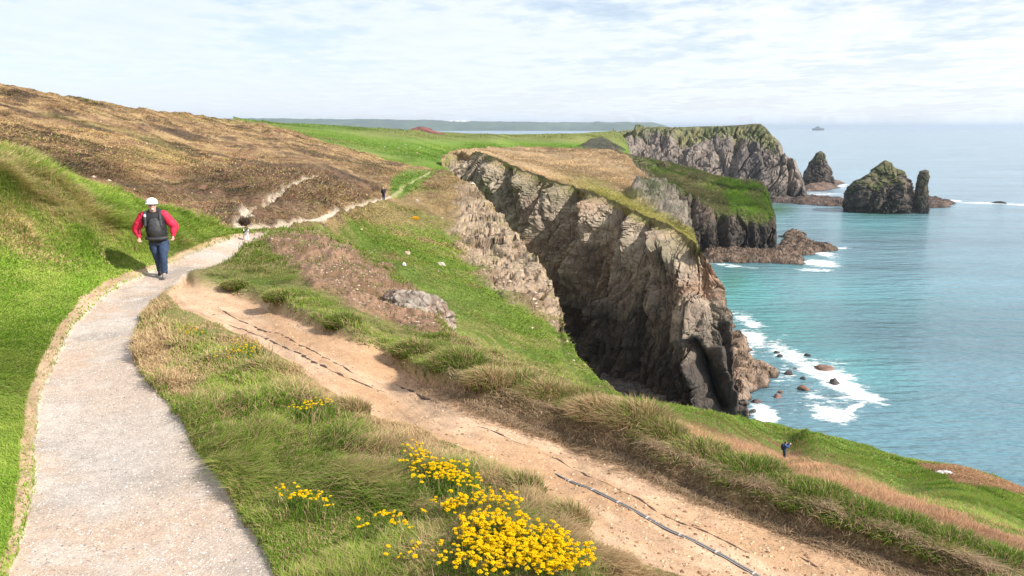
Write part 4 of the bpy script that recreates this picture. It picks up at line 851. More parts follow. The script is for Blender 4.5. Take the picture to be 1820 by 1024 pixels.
for k, (x, y, rr, hh, dr, lb) in enumerate(TUS):
    P0 = gp(near, x, y + (20 if k > 11 else (10 if k > 4 else 2)))[0]; o = tussock('grass_tussock', P0, rr * (.9 if k < 4 else 1.0), hh * (1.0 if k < 4 else (.80 if k < 12 else .48)), 2600, dr + .16, 500 + k, .9 if k > 12 else .55); tag(o, lb, 'grass tussock', 'tussocks along the rim of the sandy track')
DRYT = [(1008,940,.20,.24,.75,'small dry brown tussock beside the sandy track right of the flowers'),(925,882,.24,.24,.7,'brown dry tussock above the big yellow flower clump'),(620,735,.26,.22,.8,'reddish dry tussock on the inner edge of the sandy track'),(470,668,.3,.24,.7,'dry tussock at the heart of the grass island')]
for k, (x, y, rr, hh, dr, lb) in enumerate(DRYT):
    P0 = gp(near, x, y)[0]; o = tussock('grass_tussock', P0, rr, hh, 1100, dr, 560 + k, .5); tag(o, lb, 'grass tussock')

# ------------------------------------------------------------------ yellow flowers
M_fl = mat_leaf('yellow_petals', .25)
def head_mesh(seed):
    r = np.random.default_rng(seed); bm = bmesh.new(); bmesh.ops.create_icosphere(bm, subdivisions=1, radius=1); V0 = np.array([v.co[:] for v in bm.verts]); F0 = np.array([[v.index for v in f.verts] for f in bm.faces]); bm.free()
    VV, FF, CC = [], [], []
    for k in range(22):
        a = k * 2.4; q = math.sqrt(k / 22) * .022 + r.random() * .002; c = np.array([cos(a) * q, sin(a) * q, .012 - q * q * 18 + r.normal(0, .003)]); s_ = .0045 + r.random() * .0028
        VV.append(V0 * s_ * [1, 1, .8] + c); FF.append(F0 + len(V0) * k); CC.append(np.tile(np.array([.92, .52 + r.random() * .16, .012]) * (.75 + .3 * r.random()), (len(V0), 1)))
    k = 22; st = np.array([[.002, 0, -.16], [-.002, .001, -.16], [0, -.002, -.16], [.002, 0, 0], [-.002, .001, 0], [0, -.002, 0]]); VV.append(st); FF.append(np.array([[0,1,4],[0,4,3],[1,2,5],[1,5,4],[2,0,3],[2,3,5]]) + len(V0) * 22); CC.append(np.tile([.1, .2, .02], (6, 1)))
    return np.concatenate(VV), np.concatenate(FF), np.concatenate(CC)
HV = [head_mesh(s_) for s_ in range(4)]
def bake_heads(pos, sc_, rot, idx):
    VV, FF, CC, n = [], [], [], 0
    for p_, s_, a, k in zip(pos, sc_, rot, idx):
        v, f, c = HV[k]; m = np.array([[cos(a), -sin(a), 0], [sin(a), cos(a), 0], [0, 0, 1]]); VV.append(v @ m.T * s_ + p_); FF.append(f + n); CC.append(c); n += len(v)
    return np.concatenate(VV), np.concatenate(FF), np.concatenate(CC)
HM = []
def flower_clump(lb, spots, H, s_, seed, nb=900, cat='flowers'):
    """spots: list of (px,py,rx,ry,n) ellipses of flower heads"""
    r = np.random.default_rng(seed); pts = []
    for x, y, rx, ry, n in spots:
        for _ in range(int(n * 2.3)):
            a, q = r.random() * 6.3, r.random() ** .6; k_ = 1.15 if s_ > 1.1 else 1.55; pts.append((x + cos(a) * q * rx * k_, y + sin(a) * q * ry * k_))
    pts = np.array(pts); g0 = gp(near, pts[:, 0], pts[:, 1]); d = np.linalg.norm(g0 - [0, 0, CAMZ], axis=1); G = gp(near, pts[:, 0], pts[:, 1] + H * F / d * .92)
    c = G.mean(0); root = bpy.data.objects.new('flowering_plant', None); col.objects.link(root); root.location = c; root.empty_display_size = .2; tag(root, lb, cat, 'clumps of yellow flowers in the grass')
    n = len(pts); hh = H * (.8 + .3 * r.random(n)); pos = G + np.stack([0 * hh, 0 * hh, hh], -1) - c; scl = s_ * (.40 + .48 * r.random(n)); rot = r.random(n) * 6.3; idx = r.integers(0, 4, n)
    order = np.argsort(-scl / d)
    for q in order[:100]:
        k = idx[q]
        while len(HM) < 4:
            v, f, cc = HV[len(HM)]; o = mk('flower_head', v, f, M_fl, None, cc); HM.append(o.data); col.objects.unlink(o); bpy.data.objects.remove(o)
        o = bpy.data.objects.new('flower_head', HM[k]); col.objects.link(o); o.parent = root; o.location = pos[q]; o.scale = (scl[q],) * 3; o.rotation_euler = (r.normal(0, .25) - .1, r.normal(0, .25), rot[q])
    if n > 100:
        rest = order[100:]; v, f, cc = bake_heads(pos[rest], scl[rest], rot[rest], idx[rest]); tag(mk('flower_heads', v, f, M_fl, root, cc), kind='stuff')
    m = nb; k = r.integers(0, n, m); B = G[k] + r.normal(0, .085, (m, 3)) * [1, 1, 0] - c; B[:, 2] -= .01; D = np.hypot(*c[:2])
    Hh = H * (.55 + .5 * r.random(m)); g = np.where((r.random(m) < .22)[:, None], STRAW * .8, mixc(G1 * .8, G3, r.random(m))) * jit(r, m, .3)
    V, Fc, C = blades(B, Hh, np.maximum(.007, D * .0010) + 0 * Hh, g * .8, g * 1.2, r.normal(0, .4, (m, 3)) * [1, 1, 0], seed + 1)
    mk('foliage', V, Fc, M_grass, root, np.clip(C, 0, 1), smooth=False)
flower_clump('largest dense clump of yellow flowers at the bottom edge of the photo', [(908,962,88,28,150),(985,998,62,28,66),(880,932,56,12,30),(850,1000,70,30,34),(940,1000,98,26,60)], .27, 1.15, 700, 5200)
flower_clump('dense band of yellow flowers just below the tip of the banner, above the largest clump', [(765,838,24,9,26),(800,848,28,12,26),(825,862,26,12,18),(745,855,14,8,7)], .22, 1.0, 710, 1500)
flower_clump('loose row of yellow flowers between the dense band and the largest clump', [(850,900,50,10,22),(870,893,22,8,10),(905,895,20,9,8),(820,905,22,9,8),(800,912,12,6,4)], .24, 1.05, 720, 1200)
flower_clump('small yellow flower clump close to the inner edge of the sandy track', [(740,812,16,12,16),(725,825,12,8,6)], .2, .9, 730, 600)
flower_clump('few yellow flowers in the long grass nearest the gravel path', [(525,885,22,9,12),(556,890,18,6,8),(585,900,8,5,4)], .2, .9, 740, 700)
flower_clump('scattered single yellow flowers in the dry grass left of the largest clump', [(685,930,16,8,6),(700,925,10,5,3),(752,920,6,4,2),(725,942,8,4,3),(645,945,9,9,3),(735,983,10,8,3),(725,995,12,5,3),(690,988,5,4,1),(768,903,5,3,1)], .2, 1.0, 750, 700)
flower_clump('short row of yellow flowers in the middle of the grass island', [(545,730,20,5,9),(562,722,16,5,6),(580,720,8,4,4)], .18, .8, 760, 500)
flower_clump('hazy patch of tiny yellow flowers high on the grass island', [(430,622,24,9,34),(450,632,14,8,14),(410,640,20,8,8)], .14, .6, 770, 700)
flower_clump('small patch of pale yellow flowers at the upper end of the grass island', [(345,592,16,6,22),(330,598,12,5,10)], .14, .5, 780, 500)

# ------------------------------------------------------------------ track details: drainage rail and cracks
def resample(pts, step):
    pts = np.array(pts, float); s_ = np.concatenate([[0], np.cumsum(np.linalg.norm(np.diff(pts, axis=0), axis=1))]); n = max(3, int(s_[-1] / step)); q = np.linspace(0, s_[-1], n)
    return np.stack([np.interp(q, s_, pts[:, k]) for k in range(pts.shape[1])], 1)
def smooth(P, n=6):
    for _ in range(n): P[1:-1] = (P[:-2] + 2 * P[1:-1] + P[2:]) / 4
    return P
def sweep(P, prof, width=None):
    """sweep a closed profile [(side, up)] along polyline P"""
    T = np.gradient(P, axis=0); T[:, 2] = 0; T /= np.linalg.norm(T, axis=1, keepdims=True); S_ = np.stack([T[:, 1], -T[:, 0], 0 * T[:, 0]], 1)
    w_ = np.ones(len(P)) if width is None else width; pr = np.array(prof); m = len(pr)
    V = P[:, None] + S_[:, None] * (pr[None, :, 0] * w_[:, None])[..., None]; V[..., 2] += pr[None, :, 1] * w_[:, None]
    i = (np.arange(len(P) - 1) * m)[:, None]; j = np.arange(m)[None]; a = (i + j).ravel(); b = (i + (j + 1) % m).ravel()
    return V.reshape(-1, 3), np.stack([a, b, b + m, a + m], 1)
M_crack = mat_plain('crack_shade', (.075, .045, .03), .95, 30, .5)  # dark colour on the strips stands in for shade inside the cracks
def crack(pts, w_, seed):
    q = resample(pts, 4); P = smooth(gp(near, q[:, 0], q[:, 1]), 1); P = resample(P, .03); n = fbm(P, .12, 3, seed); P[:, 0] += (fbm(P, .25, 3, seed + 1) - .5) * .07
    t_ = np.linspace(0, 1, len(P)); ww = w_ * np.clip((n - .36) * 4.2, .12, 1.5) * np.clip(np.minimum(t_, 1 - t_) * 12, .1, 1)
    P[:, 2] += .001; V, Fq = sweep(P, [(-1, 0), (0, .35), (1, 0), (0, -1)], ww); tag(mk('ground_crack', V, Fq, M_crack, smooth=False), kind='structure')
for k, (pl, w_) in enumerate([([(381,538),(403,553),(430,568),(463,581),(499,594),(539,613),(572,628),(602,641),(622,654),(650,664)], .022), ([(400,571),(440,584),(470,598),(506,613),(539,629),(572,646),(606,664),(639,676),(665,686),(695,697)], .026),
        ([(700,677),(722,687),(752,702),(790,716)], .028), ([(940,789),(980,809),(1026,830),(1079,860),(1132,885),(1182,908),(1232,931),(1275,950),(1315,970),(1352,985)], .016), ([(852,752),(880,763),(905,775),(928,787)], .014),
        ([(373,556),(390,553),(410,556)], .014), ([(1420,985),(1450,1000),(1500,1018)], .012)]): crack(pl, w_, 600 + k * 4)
M_rail = mat_plain('pale_metal', (.50, .47, .44), .5, None, Metallic=.2); M_chan = mat_plain('dark_channel', (.055, .05, .05), .8, 25, .4)
q = resample([(988,836),(1008,848),(1060,873),(1110,896),(1170,925),(1230,954),(1290,983),(1350,1014),(1400,1040),(1500,1092),(1600,1145)], 6); RP = resample(smooth(gp(near, q[:, 0], q[:, 1]), 10), .04)
root = bpy.data.objects.new('drain_rail', None); col.objects.link(root); root.location = RP[0]; tag(root, 'pale metal rail lying over a dark drainage channel along the sandy track', 'drain rail')
L = RP - RP[0]; wd = np.clip(np.arange(len(L)) / 8., .3, 1)
V, Fq = sweep(L, [(-.026, -.03), (-.026, .006), (-.02, .009), (.02, .009), (.026, .006), (.026, -.03)], wd); mk('channel', V, Fq, M_chan, root, smooth=False)
T = np.gradient(L, axis=0); T /= np.linalg.norm(T, axis=1, keepdims=True); S_ = np.stack([T[:, 1], -T[:, 0], 0 * T[:, 0]], 1)
for off in (-.006, .017):
    V, Fq = sweep(L + S_ * off * wd[:, None] + [0, 0, .012], [(.0032 * cos(a), .0032 * sin(a)) for a in np.linspace(0, 2 * pi, 7)[:-1]]); mk('rail', V, Fq, M_rail, root)
for k in range(6, len(L) - 2, 9):
    c_ = L[k]; s_, t_ = S_[k], T[k]; V = np.array([c_ + s_ * a + t_ * b + [0, 0, z_] for z_ in (.004, .018) for a, b in ((-.024, -.005), (.026, -.005), (.026, .005), (-.024, .005))])
    mk('clip', V, [np.array([[0,1,2,3],[4,5,6,7],[0,1,5,4],[1,2,6,5],[2,3,7,6],[3,0,4,7]])], M_rail, root, smooth=False)

# ------------------------------------------------------------------ people
def skin(name, J, E, mat, parent, sub=2, rootj=None):
    names = list(J); me = bpy.data.meshes.new(name); me.from_pydata([J[k][:3] for k in names], [(names.index(a), names.index(b)) for a, b in E], [])
    o = bpy.data.objects.new(name, me); col.objects.link(o); o.parent = parent
    m = o.modifiers.new('skin', 'SKIN'); m.use_smooth_shade = True; m.branch_smoothing = .6
    for k, sv in zip(names, me.skin_vertices[0].data):
        r = J[k][3]; sv.radius = (r, r) if np.isscalar(r) else r; sv.use_root = (k == (rootj or names[0]))
    s_ = o.modifiers.new('sub', 'SUBSURF'); s_.levels = sub; s_.render_levels = sub
    me.materials.append(mat); return o
def hand(J, E, wr, hd, side, sc_=1.0, tag_='l'):
    """five curled fingers rooted in the palm"""
    w0, h0 = np.array(wr), np.array(hd); d = (h0 - w0); d /= np.linalg.norm(d); s_ = np.cross(d, [0, 0, 1.]); s_ = np.cross(d, [1., 0, 0]) if np.linalg.norm(s_) < .3 else s_; s_ /= np.linalg.norm(s_); nrm = np.cross(s_, d)
    J['palm' + tag_] = (*h0, .026 * sc_)
    E.append(('wrist' + tag_, 'palm' + tag_))
    for k, (o_, ln) in enumerate(((-.030, .070), (-.010, .080), (.010, .076), (.029, .060))):
        a = h0 + s_ * o_ * sc_ + d * .03 * sc_; b = a + (d * .6 + nrm * .35) * ln * .55 * sc_; c = b + (d * .25 + nrm * .8) * ln * .5 * sc_
        for q, pt, r in (('a', a, .0105), ('b', b, .0095), ('c', c, .008)): J[f'f{k}{q}{tag_}'] = (*pt, r * sc_)
        E += [('palm' + tag_, f'f{k}a{tag_}'), (f'f{k}a{tag_}', f'f{k}b{tag_}'), (f'f{k}b{tag_}', f'f{k}c{tag_}')]
    a = h0 - s_ * .035 * side * sc_ + d * .0; b = a + (d * .6 - s_ * .5 * side + nrm * .4) * .035 * sc_
    J['th0' + tag_] = (*a, .012 * sc_); J['th1' + tag_] = (*b, .009 * sc_); E += [('palm' + tag_, 'th0' + tag_), ('th0' + tag_, 'th1' + tag_)]
def ellipsoid(name, c, r, mat, parent, cut=None, seed=None, sub=3, taper=None):
    bm = bmesh.new(); bmesh.ops.create_icosphere(bm, subdivisions=sub, radius=1)
    if cut is not None: bmesh.ops.delete(bm, geom=[v for v in bm.verts if v.co.z < cut], context='VERTS')
    V = np.array([v.co[:] for v in bm.verts]); Fc = np.array([[v.index for v in f.verts] for f in bm.faces]); bm.free()
    if seed is not None: V = V * (1 + (fbm(V, .5, 3, seed) - .5) * .2)[:, None]
    if taper: V[:, :2] *= (1 + taper * V[:, 2:3])
    return mk(name, V * np.array(r) + np.array(c), Fc, mat, parent)
M_skin = mat_plain('skin_tone', (.62, .33, .25), .55, 30, .12); M_red = mat_plain('red_fabric', (.62, .012, .055), .7, 14, .35, .01); M_blk = mat_plain('black_fabric', (.012, .012, .014), .75, 20, .4, .01)
M_blk2 = mat_plain('charcoal_fabric', (.035, .036, .04), .6, 25, .5, .01); M_jean = mat_plain('denim', (.028, .052, .11), .85, 22, .5, .006); M_wht = mat_plain('white_shell', (.80, .80, .80), .3)
M_boot = mat_plain('boot_leather', (.03, .026, .024), .6, 20, .4); M_gry = mat_plain('grey_leather', (.25, .24, .23), .7, 20, .4); M_navy = mat_plain('navy_fabric', (.012, .016, .045), .8, 20, .4); M_blue = mat_plain('blue_fabric', (.03, .08, .22), .8, 20, .4)
M_hair = mat_plain('dark_hair', (.03, .018, .012), .6, 40, .4); M_beard = mat_plain('grey_beard', (.55, .47, .42), .8, 50, .3); M_glass = mat_plain('dark_glass', (.03, .012, .02), .15)
M_pad = mat_plain('pale_pad', (.55, .60, .66), .7, 25, .3); M_dog1 = mat_plain('white_fur', (.75, .72, .70), .9, 30, .2); M_dog2 = mat_plain('black_fur', (.02, .018, .018), .9, 30, .3)

def garment(name, parts, mat, parent, seed=1, nseg=28, wr=.06):
    """clothing: tubes through (x,y,z,rx[,ry]) stations, closed with round ends, creased by noise"""
    VV, FF, n0 = [], [], 0
    for st in parts:
        st = np.array([(*q, q[3]) if len(q) == 4 else q for q in st], float); t_ = np.linspace(0, len(st) - 1, (len(st) - 1) * 9 + 1); k = np.clip(t_.astype(int), 0, len(st) - 2); f = t_ - k
        def cr(c_):
            p0, p1, p2, p3 = st[np.maximum(k - 1, 0), c_], st[k, c_], st[k + 1, c_], st[np.minimum(k + 2, len(st) - 1), c_]
            return .5 * ((2 * p1) + (-p0 + p2) * f + (2 * p0 - 5 * p1 + 4 * p2 - p3) * f * f + (-p0 + 3 * p1 - 3 * p2 + p3) * f ** 3)
        Q = np.stack([cr(c_) for c_ in range(5)], 1)
        for a_, e_ in ((0, 0), (-1, -1)):   # round the ends
            pass
        T = np.gradient(Q[:, :3], axis=0); T /= np.linalg.norm(T, axis=1, keepdims=True) + 1e-9
        X = np.array([1., 0, 0]) - T * T[:, :1]; bad = np.linalg.norm(X, axis=1) < .5; X[bad] = np.array([0, 0, 1.]) - T[bad] * T[bad][:, 2:3]; X /= np.linalg.norm(X, axis=1, keepdims=True); Y = np.cross(T, X)
        r0, r1 = Q[0, 3], Q[-1, 3]; caps0 = [(-.35 * r0, .55), (-.2 * r0, .85)]; caps1 = [(.2 * r1, .85), (.35 * r1, .55)]
        C_ = [Q[0, :3] + T[0] * d for d, _ in caps0] + list(Q[:, :3]) + [Q[-1, :3] + T[-1] * d for d, _ in caps1]
        RX = [Q[0, 3] * m for _, m in caps0] + list(Q[:, 3]) + [Q[-1, 3] * m for _, m in caps1]; RY = [Q[0, 4] * m for _, m in caps0] + list(Q[:, 4]) + [Q[-1, 4] * m for _, m in caps1]
        XX = [X[0]] * 2 + list(X) + [X[-1]] * 2; YY = [Y[0]] * 2 + list(Y) + [Y[-1]] * 2; a = np.linspace(0, 2 * pi, nseg, endpoint=False)
        R_ = np.array([c_ + np.outer(np.cos(a) * rx, x_) + np.outer(np.sin(a) * ry, y_) for c_, rx, ry, x_, y_ in zip(C_, RX, RY, XX, YY)])
        dirn = R_ - np.array(C_)[:, None]; R_ = R_ + dirn * ((fbm(R_, .11, 3, seed, (1, 1, .5)) - .5) * wr * 5)[..., None]
        m = len(R_); V = np.concatenate([R_.reshape(-1, 3), [C_[0]], [C_[-1]]]); i_ = (np.arange(m - 1) * nseg)[:, None]; j_ = np.arange(nseg)[None]; a1 = (i_ + j_).ravel(); b1 = (i_ + (j_ + 1) % nseg).ravel()
        VV.append(V); FF.append(np.stack([a1, b1, b1 + nseg, a1 + nseg], 1) + n0); q_ = np.arange(nseg)
        c0 = np.stack([q_, (q_ + 1) % nseg, np.full(nseg, m * nseg), np.full(nseg, m * nseg)], 1)[:, :3]; c1 = np.stack([(m - 1) * nseg + q_, (m - 1) * nseg + (q_ + 1) % nseg, np.full(nseg, m * nseg + 1)], 1); FF.append(c0 + n0); FF.append(c1 + n0); n0 += len(V)
    return mk(name, np.concatenate(VV), FF, mat, parent)
def person(loc, rz, lb, P, mats, label_extra=None):
    root = bpy.data.objects.new('person', None); col.objects.link(root); root.location = loc; root.rotation_euler = (0, 0, rz); tag(root, lb, 'person')
    g = P; J = {'pelvis': (*g['pelvis'], .13), 'spine': (*g['spine'], .13), 'chest': (*g['chest'], (.16, .13)), 'neck': (*g['neck'], .07), 'jaw': (*g['jaw'], .088), 'head': (*g['head'], .118), 'crown': (*g['crown'], .10)}
    E = [('pelvis', 'spine'), ('spine', 'chest'), ('chest', 'neck'), ('neck', 'jaw'), ('jaw', 'head'), ('head', 'crown')]
    hx, hy, hz = g['head']; fd = np.array(g.get('face', (0, -1, 0)), float)
    J['nose'] = (hx + fd[0] * .13, hy + fd[1] * .13, hz - .015, .02); E.append(('head', 'nose'))
    sd2 = np.array([-fd[1], fd[0], 0])
    for q, s_ in (('el', 1), ('er', -1)): J[q] = (hx + sd2[0] * .088 * s_, hy + sd2[1] * .088 * s_, hz - .01, .014); E.append(('head', q))
    for t_, s_ in (('l', 1), ('r', -1)):
        for nm, r in (('shoulder', .062), ('elbow', .045), ('wrist', .028)): J[nm + t_] = (*g[nm + t_], r)
        for nm, r in (('hip', .095), ('knee', .06), ('ankle', .042), ('toe', .035)): J[nm + t_] = (*g[nm + t_], r)
        E += [('chest', 'shoulder' + t_), ('shoulder' + t_, 'elbow' + t_), ('elbow' + t_, 'wrist' + t_), ('pelvis', 'hip' + t_), ('hip' + t_, 'knee' + t_), ('knee' + t_, 'ankle' + t_), ('ankle' + t_, 'toe' + t_)]
        hand(J, E, g['wrist' + t_], g['hand' + t_], s_, 1.0, t_)
    skin('body', J, E, M_skin, root)
    jm, tm, bmx = mats
    rj = g.get('bulk', 1.0)
    pv, sn, ch, nk = [np.array(g[k]) for k in ('pelvis', 'spine', 'chest', 'neck')]; fdx = abs(fd[0]) > .8
    def rr(a, b): return ((b, a) if g.get('side') else (a, b))
    par = [[(*(pv + [0, 0, -.02]), *rr(.185 * rj, .14 * rj)), (*sn, *rr(.185 * rj, .145 * rj)), (*(ch * .6 + sn * .4), *rr(.20 * rj, .15 * rj)), (*(ch + [0, 0, .07]), *rr(.19 * rj, .125 * rj)), (*(nk + [0, 0, -.01]), .075, .075)]]
    for t_ in 'lr':
        sh_, el, wr_ = [np.array(g[k + t_]) for k in ('shoulder', 'elbow', 'wrist')]
        par.append([(*(sh_ * .82 + ch * .18 + [0, 0, .01]), .085 * rj), (*sh_, .088 * rj), (*(sh_ * .45 + el * .55), .082 * rj * g.get('sleeve', 1)), (*el, .078 * rj * g.get('sleeve', 1)), (*(el * .4 + wr_ * .6), .066 * rj), (*wr_, .045)])
    garment('jacket', par, jm, root, 11)
    par = [[(*(pv + [0, 0, .1]), *rr(.165 * rj, .13 * rj)), (*pv, *rr(.18 * rj, .145 * rj)), (*(pv + [0, 0, -.1]), *rr(.17 * rj, .13 * rj))]]
    for t_ in 'lr':
        hp, kn, an = [np.array(g[k + t_]) for k in ('hip', 'knee', 'ankle')]
        par.append([(*(hp + [0, 0, .02]), .11 * rj), (*(hp * .6 + kn * .4), .105 * rj), (*kn, .082), (*(kn * .5 + an * .5), .078), (*(an + [0, 0, -.02]), .07)])
    garment('trousers', par, tm, root, 21)
    for t_, bm_ in zip('lr', bmx):
        a = np.array(g['ankle' + t_]); b = np.array(g['toe' + t_]); d = b - a; d[2] = 0; d /= np.linalg.norm(d) + 1e-6; z0 = min(b[2], a[2]) - 0
        skin('shoe', {'top': (*(a + [0, 0, .06]), .058), 'heel': (*(a - d * .03 + [0, 0, -.04]), .055), 'ball': (*(b - [0, 0, .0]), .052), 'tip': (*(b + d * .07), .04)}, [('top', 'heel'), ('heel', 'ball'), ('ball', 'tip')], bm_, root, rootj='heel')
    return root, g
# hiker in a white helmet
px0 = gp(near, 283, 495)[0]; px0[2] += .01
G_ = dict(pelvis=(.05,0,.90), spine=(.02,0,1.13), chest=(-.01,0,1.37), neck=(-.01,-.02,1.54), jaw=(-.005,-.055,1.61), head=(-.01,-.05,1.69), crown=(-.01,-.04,1.75), face=(.25,-.97,0),
     shoulderl=(.22,0,1.47), elbowl=(.41,.05,1.19), wristl=(.385,-.03,.98), handl=(.375,-.07,.92), shoulderr=(-.25,0,1.45), elbowr=(-.40,.05,1.15), wristr=(-.345,-.04,.96), handr=(-.33,-.08,.90),
     hipl=(.16,0,.86), kneel=(.165,-.16,.50), anklel=(.14,-.10,.13), toel=(.15,-.24,.055), hipr=(-.05,0,.86), kneer=(-.01,.03,.48), ankler=(.0,.26,.14), toer=(.0,.14,.07), bulk=1.08, sleeve=1.18)
hk, _ = person(px0, math.atan2(-px0[0], px0[1]) * .6, 'walker in a white helmet, red sleeves, black vest and jeans striding along the gravel path', G_, (M_red, M_jean, (M_gry, M_boot)))
garment('vest', [[(.05,0,.86,.20,.17), (.045,0,.95,.225,.195), (.03,-.01,1.12,.225,.21), (.01,-.01,1.28,.24,.205), (-.01,0,1.42,.265,.185), (-.01,0,1.50,.22,.14), (-.01,0,1.555,.10,.09)]], M_blk, hk, 31, wr=.04)
garment('front_pack', [[(.02,-.16,1.38,.10,.05), (.03,-.19,1.28,.135,.075), (.035,-.205,1.13,.145,.085), (.045,-.18,.99,.12,.06)]], M_blk2, hk, 35, wr=.05)
garment('backpack', [[(-.01,.16,1.58,.12,.08), (0,.22,1.45,.2,.13), (.02,.24,1.2,.2,.14), (.03,.2,.98,.17,.11)]], M_blk, hk, 37)
for sx in (-1, 1):
    skin('strap', {'a': (sx * .15 - .01,.12,1.55,(.034,.02)), 'b': (sx * .155 - .01,-.08,1.545,(.036,.02)), 'c': (sx * .16,-.19,1.42,(.034,.02)), 'd': (sx * .17 + .01,-.225,1.22,(.03,.018))}, [('a','b'),('b','c'),('c','d')], M_blk2, hk)
skin('waist_belt', {'a': (-.20,-.09,.95,.04), 'b': (-.07,-.205,.94,.044), 'c': (.15,-.21,.94,.044), 'd': (.29,-.09,.95,.04)}, [('a','b'),('b','c'),('c','d')], M_blk2, hk)
ellipsoid('logo_patch', (-.16,-.185,1.47), (.03,.012,.04), M_pad, hk, sub=2)
h_ = ellipsoid('helmet', (-.01,-.045,1.755), (.13,.152,.118), M_wht, hk, cut=-.05)
rim = []; n_ = 40
for k in range(n_):
    a = 2 * pi * k / n_
    for rr_, z_ in ((.98, 1.758), (1.09 + .16 * max(0, -sin(a)), 1.744), (1.09 + .16 * max(0, -sin(a)), 1.734), (.98, 1.748)): rim.append((-.01 + .127 * rr_ * cos(a), -.05 + .15 * rr_ * sin(a), z_))
fq = [[k * 4 + j, ((k + 1) % n_) * 4 + j, ((k + 1) % n_) * 4 + (j + 1) % 4, k * 4 + (j + 1) % 4] for k in range(n_) for j in range(4)]
mk('brim', rim, np.array(fq), M_wht, h_)
ellipsoid('beard', (.012,-.145,1.612), (.04,.03,.034), M_beard, hk, seed=3, sub=2); ellipsoid('hair', (-.01,-.02,1.70), (.098,.10,.06), M_beard, hk, seed=4, sub=2)
gl = ellipsoid('glasses', (.045,-.145,1.69), (.026,.01,.018), M_glass, hk, sub=2); ellipsoid('lens', (-.02,-.152,1.69), (.026,.01,.018), M_glass, gl, sub=2)
skin('mouth', {'a': (-.005,-.152,1.632,.006), 'b': (.04,-.148,1.632,.006)}, [('a','b')], mat_plain('lip', (.35,.1,.09), .5), hk, sub=1)
skin('knee_pad', {'a': (.165,-.178,.53,(.055,.04)), 'b': (.16,-.175,.40,(.058,.045)), 'c': (.15,-.14,.25,(.045,.035))}, [('a','b'),('b','c')], M_pad, hk)

# dark walker on the upper path (seen from behind)
p2 = gp(hill, 682, 357.5)[0]
G2_ = dict(pelvis=(0,0,.92), spine=(0,0,1.13), chest=(0,0,1.36), neck=(0,.02,1.52), jaw=(0,.02,1.58), head=(0,.01,1.64), crown=(0,0,1.70), face=(.3,.95,0),
     shoulderl=(.2,0,1.44), elbowl=(.25,.06,1.18), wristl=(.17,.2,1.08), handl=(.12,.25,1.07), shoulderr=(-.2,0,1.44), elbowr=(-.25,.04,1.16), wristr=(-.2,.12,.95), handr=(-.19,.14,.88),
     hipl=(.09,0,.88), kneel=(.09,.04,.48), anklel=(.09,.12,.1), toel=(.09,.24,.05), hipr=(-.09,0,.88), kneer=(-.08,0,.48), ankler=(-.08,-.05,.1), toer=(-.08,.08,.05), bulk=1.05)
o, _ = person(p2 + [0, 0, .03], .1, 'walker in dark navy clothes and pale shoes on the upper path, seen from behind', G2_, (M_navy, M_navy, (M_dog1, M_dog1)))
garment('backpack', [[(0,-.15,1.5,.12,.07), (0,-.2,1.42,.17,.11), (0,-.21,1.2,.18,.13), (0,-.18,1.03,.15,.1)]], M_blk, o)
ellipsoid('hair', (0,.0,1.68), (.1,.105,.085), mat_plain('pale_hair', (.6,.5,.4), .7), o, seed=5, sub=2)
# photographer on the seaward slope
p3 = gp(lawn, 1393, 817)[0]
G3_ = dict(pelvis=(0,0,.93), spine=(.01,0,1.13), chest=(.03,0,1.36), neck=(.05,0,1.52), jaw=(.08,0,1.57), head=(.07,0,1.64), crown=(.06,0,1.70), face=(1,0,0),
     shoulderl=(.05,.2,1.43), elbowl=(.28,.2,1.40), wristl=(.42,.08,1.50), handl=(.46,.05,1.53), shoulderr=(.03,-.2,1.43), elbowr=(.22,-.24,1.32), wristr=(.40,-.08,1.46), handr=(.45,-.05,1.51),
     hipl=(0,.09,.88), kneel=(.02,.1,.48), anklel=(0,.1,.1), toel=(.13,.1,.05), hipr=(0,-.09,.88), kneer=(.04,-.1,.48), ankler=(.03,-.12,.1), toer=(.16,-.12,.05), bulk=1.0, side=1)
o, _ = person(p3 + [0, 0, .0], 0, 'person in blue jacket and jeans on the seaward slope holding a small pale camera up', G3_, (M_blue, M_jean, (M_boot, M_boot)))
garment('backpack', [[(-.13,0,1.5,.07,.12), (-.18,0,1.42,.11,.17), (-.2,0,1.2,.13,.18), (-.16,0,1.0,.1,.15)]], M_navy, o)
ellipsoid('hair', (.05,0,1.66), (.115,.1,.11), M_hair, o, seed=6, sub=2)
cam_ = mk('hand_camera', [(p3[0] + a, p3[1] + b, p3[2] + c) for c in (1.50, 1.59) for a, b in ((.49, -.07), (.545, -.07), (.545, .07), (.49, .07))], np.array([[0,1,2,3],[4,5,6,7],[0,1,5,4],[1,2,6,5],[2,3,7,6],[3,0,4,7]]), M_wht, smooth=False)
vl, fl = [], []
for r_, x_ in ((.028, .545), (.03, .575), (.022, .58)):
    vl += [(p3[0] + x_, p3[1] + r_ * cos(a), p3[2] + 1.545 + r_ * sin(a)) for a in np.linspace(0, 2 * pi, 13)[:-1]]
fl = [[k * 12 + j, k * 12 + (j + 1) % 12, (k + 1) * 12 + (j + 1) % 12, (k + 1) * 12 + j] for k in range(2) for j in range(12)]
mk('lens', vl, np.array(fl), M_blk, cam_); tag(cam_, 'small pale camera held out by the person on the seaward slope', 'camera')

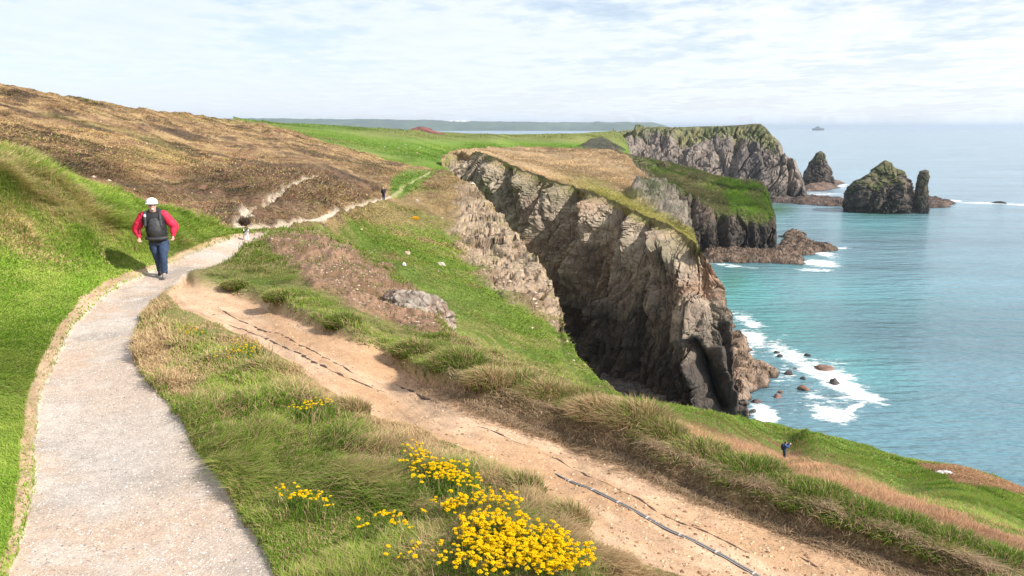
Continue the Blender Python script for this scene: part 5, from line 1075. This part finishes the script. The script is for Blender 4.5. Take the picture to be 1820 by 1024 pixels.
# ------------------------------------------------------------------ small dog, twiggy shrub and gorse cushion
pd = gp(near, 438, 427)[0]
dg = bpy.data.objects.new('dog', None); col.objects.link(dg); dg.location = pd; dg.rotation_euler = (0, 0, R(35)); tag(dg, 'small black and white dog at the bend of the gravel path below the bare shrub', 'dog')
DJ = {'rump': (0,.13,.22,.06), 'belly': (0,.02,.21,.055), 'chest': (0,-.1,.22,.068), 'neck': (0,-.17,.29,.04), 'skull': (0,-.21,.35,.042), 'muzzle': (0,-.28,.335,.02)}
DE = [('rump','belly'),('belly','chest'),('chest','neck'),('neck','skull'),('skull','muzzle')]
for s_ in (-1, 1):
    DJ[f'fs{s_}'] = (s_ * .04,-.11,.15,.026); DJ[f'fw{s_}'] = (s_ * .042,-.1,.08,.015); DJ[f'fp{s_}'] = (s_ * .042,-.12,.015,.016)
    DJ[f'hk{s_}'] = (s_ * .045,.09,.14,.032); DJ[f'hh{s_}'] = (s_ * .045,.16,.075,.014); DJ[f'hp{s_}'] = (s_ * .045,.13,.015,.016)
    DE += [('chest', f'fs{s_}'), (f'fs{s_}', f'fw{s_}'), (f'fw{s_}', f'fp{s_}'), ('rump', f'hk{s_}'), (f'hk{s_}', f'hh{s_}'), (f'hh{s_}', f'hp{s_}')]
DJ['t1'] = (0,.2,.27,.014); DJ['t2'] = (0,.25,.34,.01); DE += [('rump','t1'),('t1','t2')]
skin('body', DJ, DE, M_dog1, dg); ellipsoid('saddle', (0,.07,.235), (.066,.09,.06), M_dog2, dg, sub=2); ellipsoid('cap', (0,-.205,.37), (.046,.045,.03), M_dog2, dg, sub=2)
for s_ in (-1, 1): ellipsoid('ear', (s_ * .04,-.2,.36), (.012,.022,.036), M_dog2, dg, sub=2)
ps = gp(near, 443, 417)[0]; r = np.random.default_rng(90)
sh = bpy.data.objects.new('bare_shrub', None); col.objects.link(sh); sh.location = ps; tag(sh, 'small bare shrub with dark twiggy crown on a thin stem at the path bend', 'shrub')
M_twig = mat_plain('twig_bark', (.10, .07, .05), .9, 30, .4)
skin('trunk', {'a': (0,0,0,.018), 'b': (-.02,0,.15,.014), 'c': (-.07,0,.28,.012), 'd': (-.16,.02,.42,.007), 'e': (-.03,.05,.45,.007), 'f': (-.2,-.04,.36,.006)}, [('a','b'),('b','c'),('c','d'),('c','e'),('c','f')], M_twig, sh, 1)
n = 1400; q = r.normal(0, 1, (n, 3)); q /= np.linalg.norm(q, axis=1, keepdims=True); q *= (r.random((n, 1)) ** .45); B = q * [.21, .17, .13] + [-.13, 0, .40]; c = np.array([.13, .095, .07]) * jit(r, n, .5)
V, Fc, C = blades(B, .05 + .06 * r.random(n), np.full(n, .02), c, c * 1.3, r.normal(0, .9, (n, 3)), 91, seg=False); mk('crown', V, Fc, M_grass, sh, C, smooth=False)
pg = gp(hill, 738, 393)[0]; n = 1500; q = r.normal(0, 1, (n, 3)); q /= np.linalg.norm(q, axis=1, keepdims=True); q[:, 2] = np.abs(q[:, 2]); B = q * [.42, .34, .24]; c = np.where((r.random(n) < .9)[:, None], [[.95, .60, .02]], [[.2, .25, .04]]) * jit(r, n, .2)
V, Fc, C = blades(B, .08 + .06 * r.random(n), np.full(n, .09), c, c, q * [1, 1, .2] * .8, 92, seg=False); o = mk('gorse_bush', V, Fc, M_fl, None, C, smooth=False); o.location = pg; tag(o, 'low bright yellow cushion of gorse alone on the brown slope below the upper path', 'gorse bush')
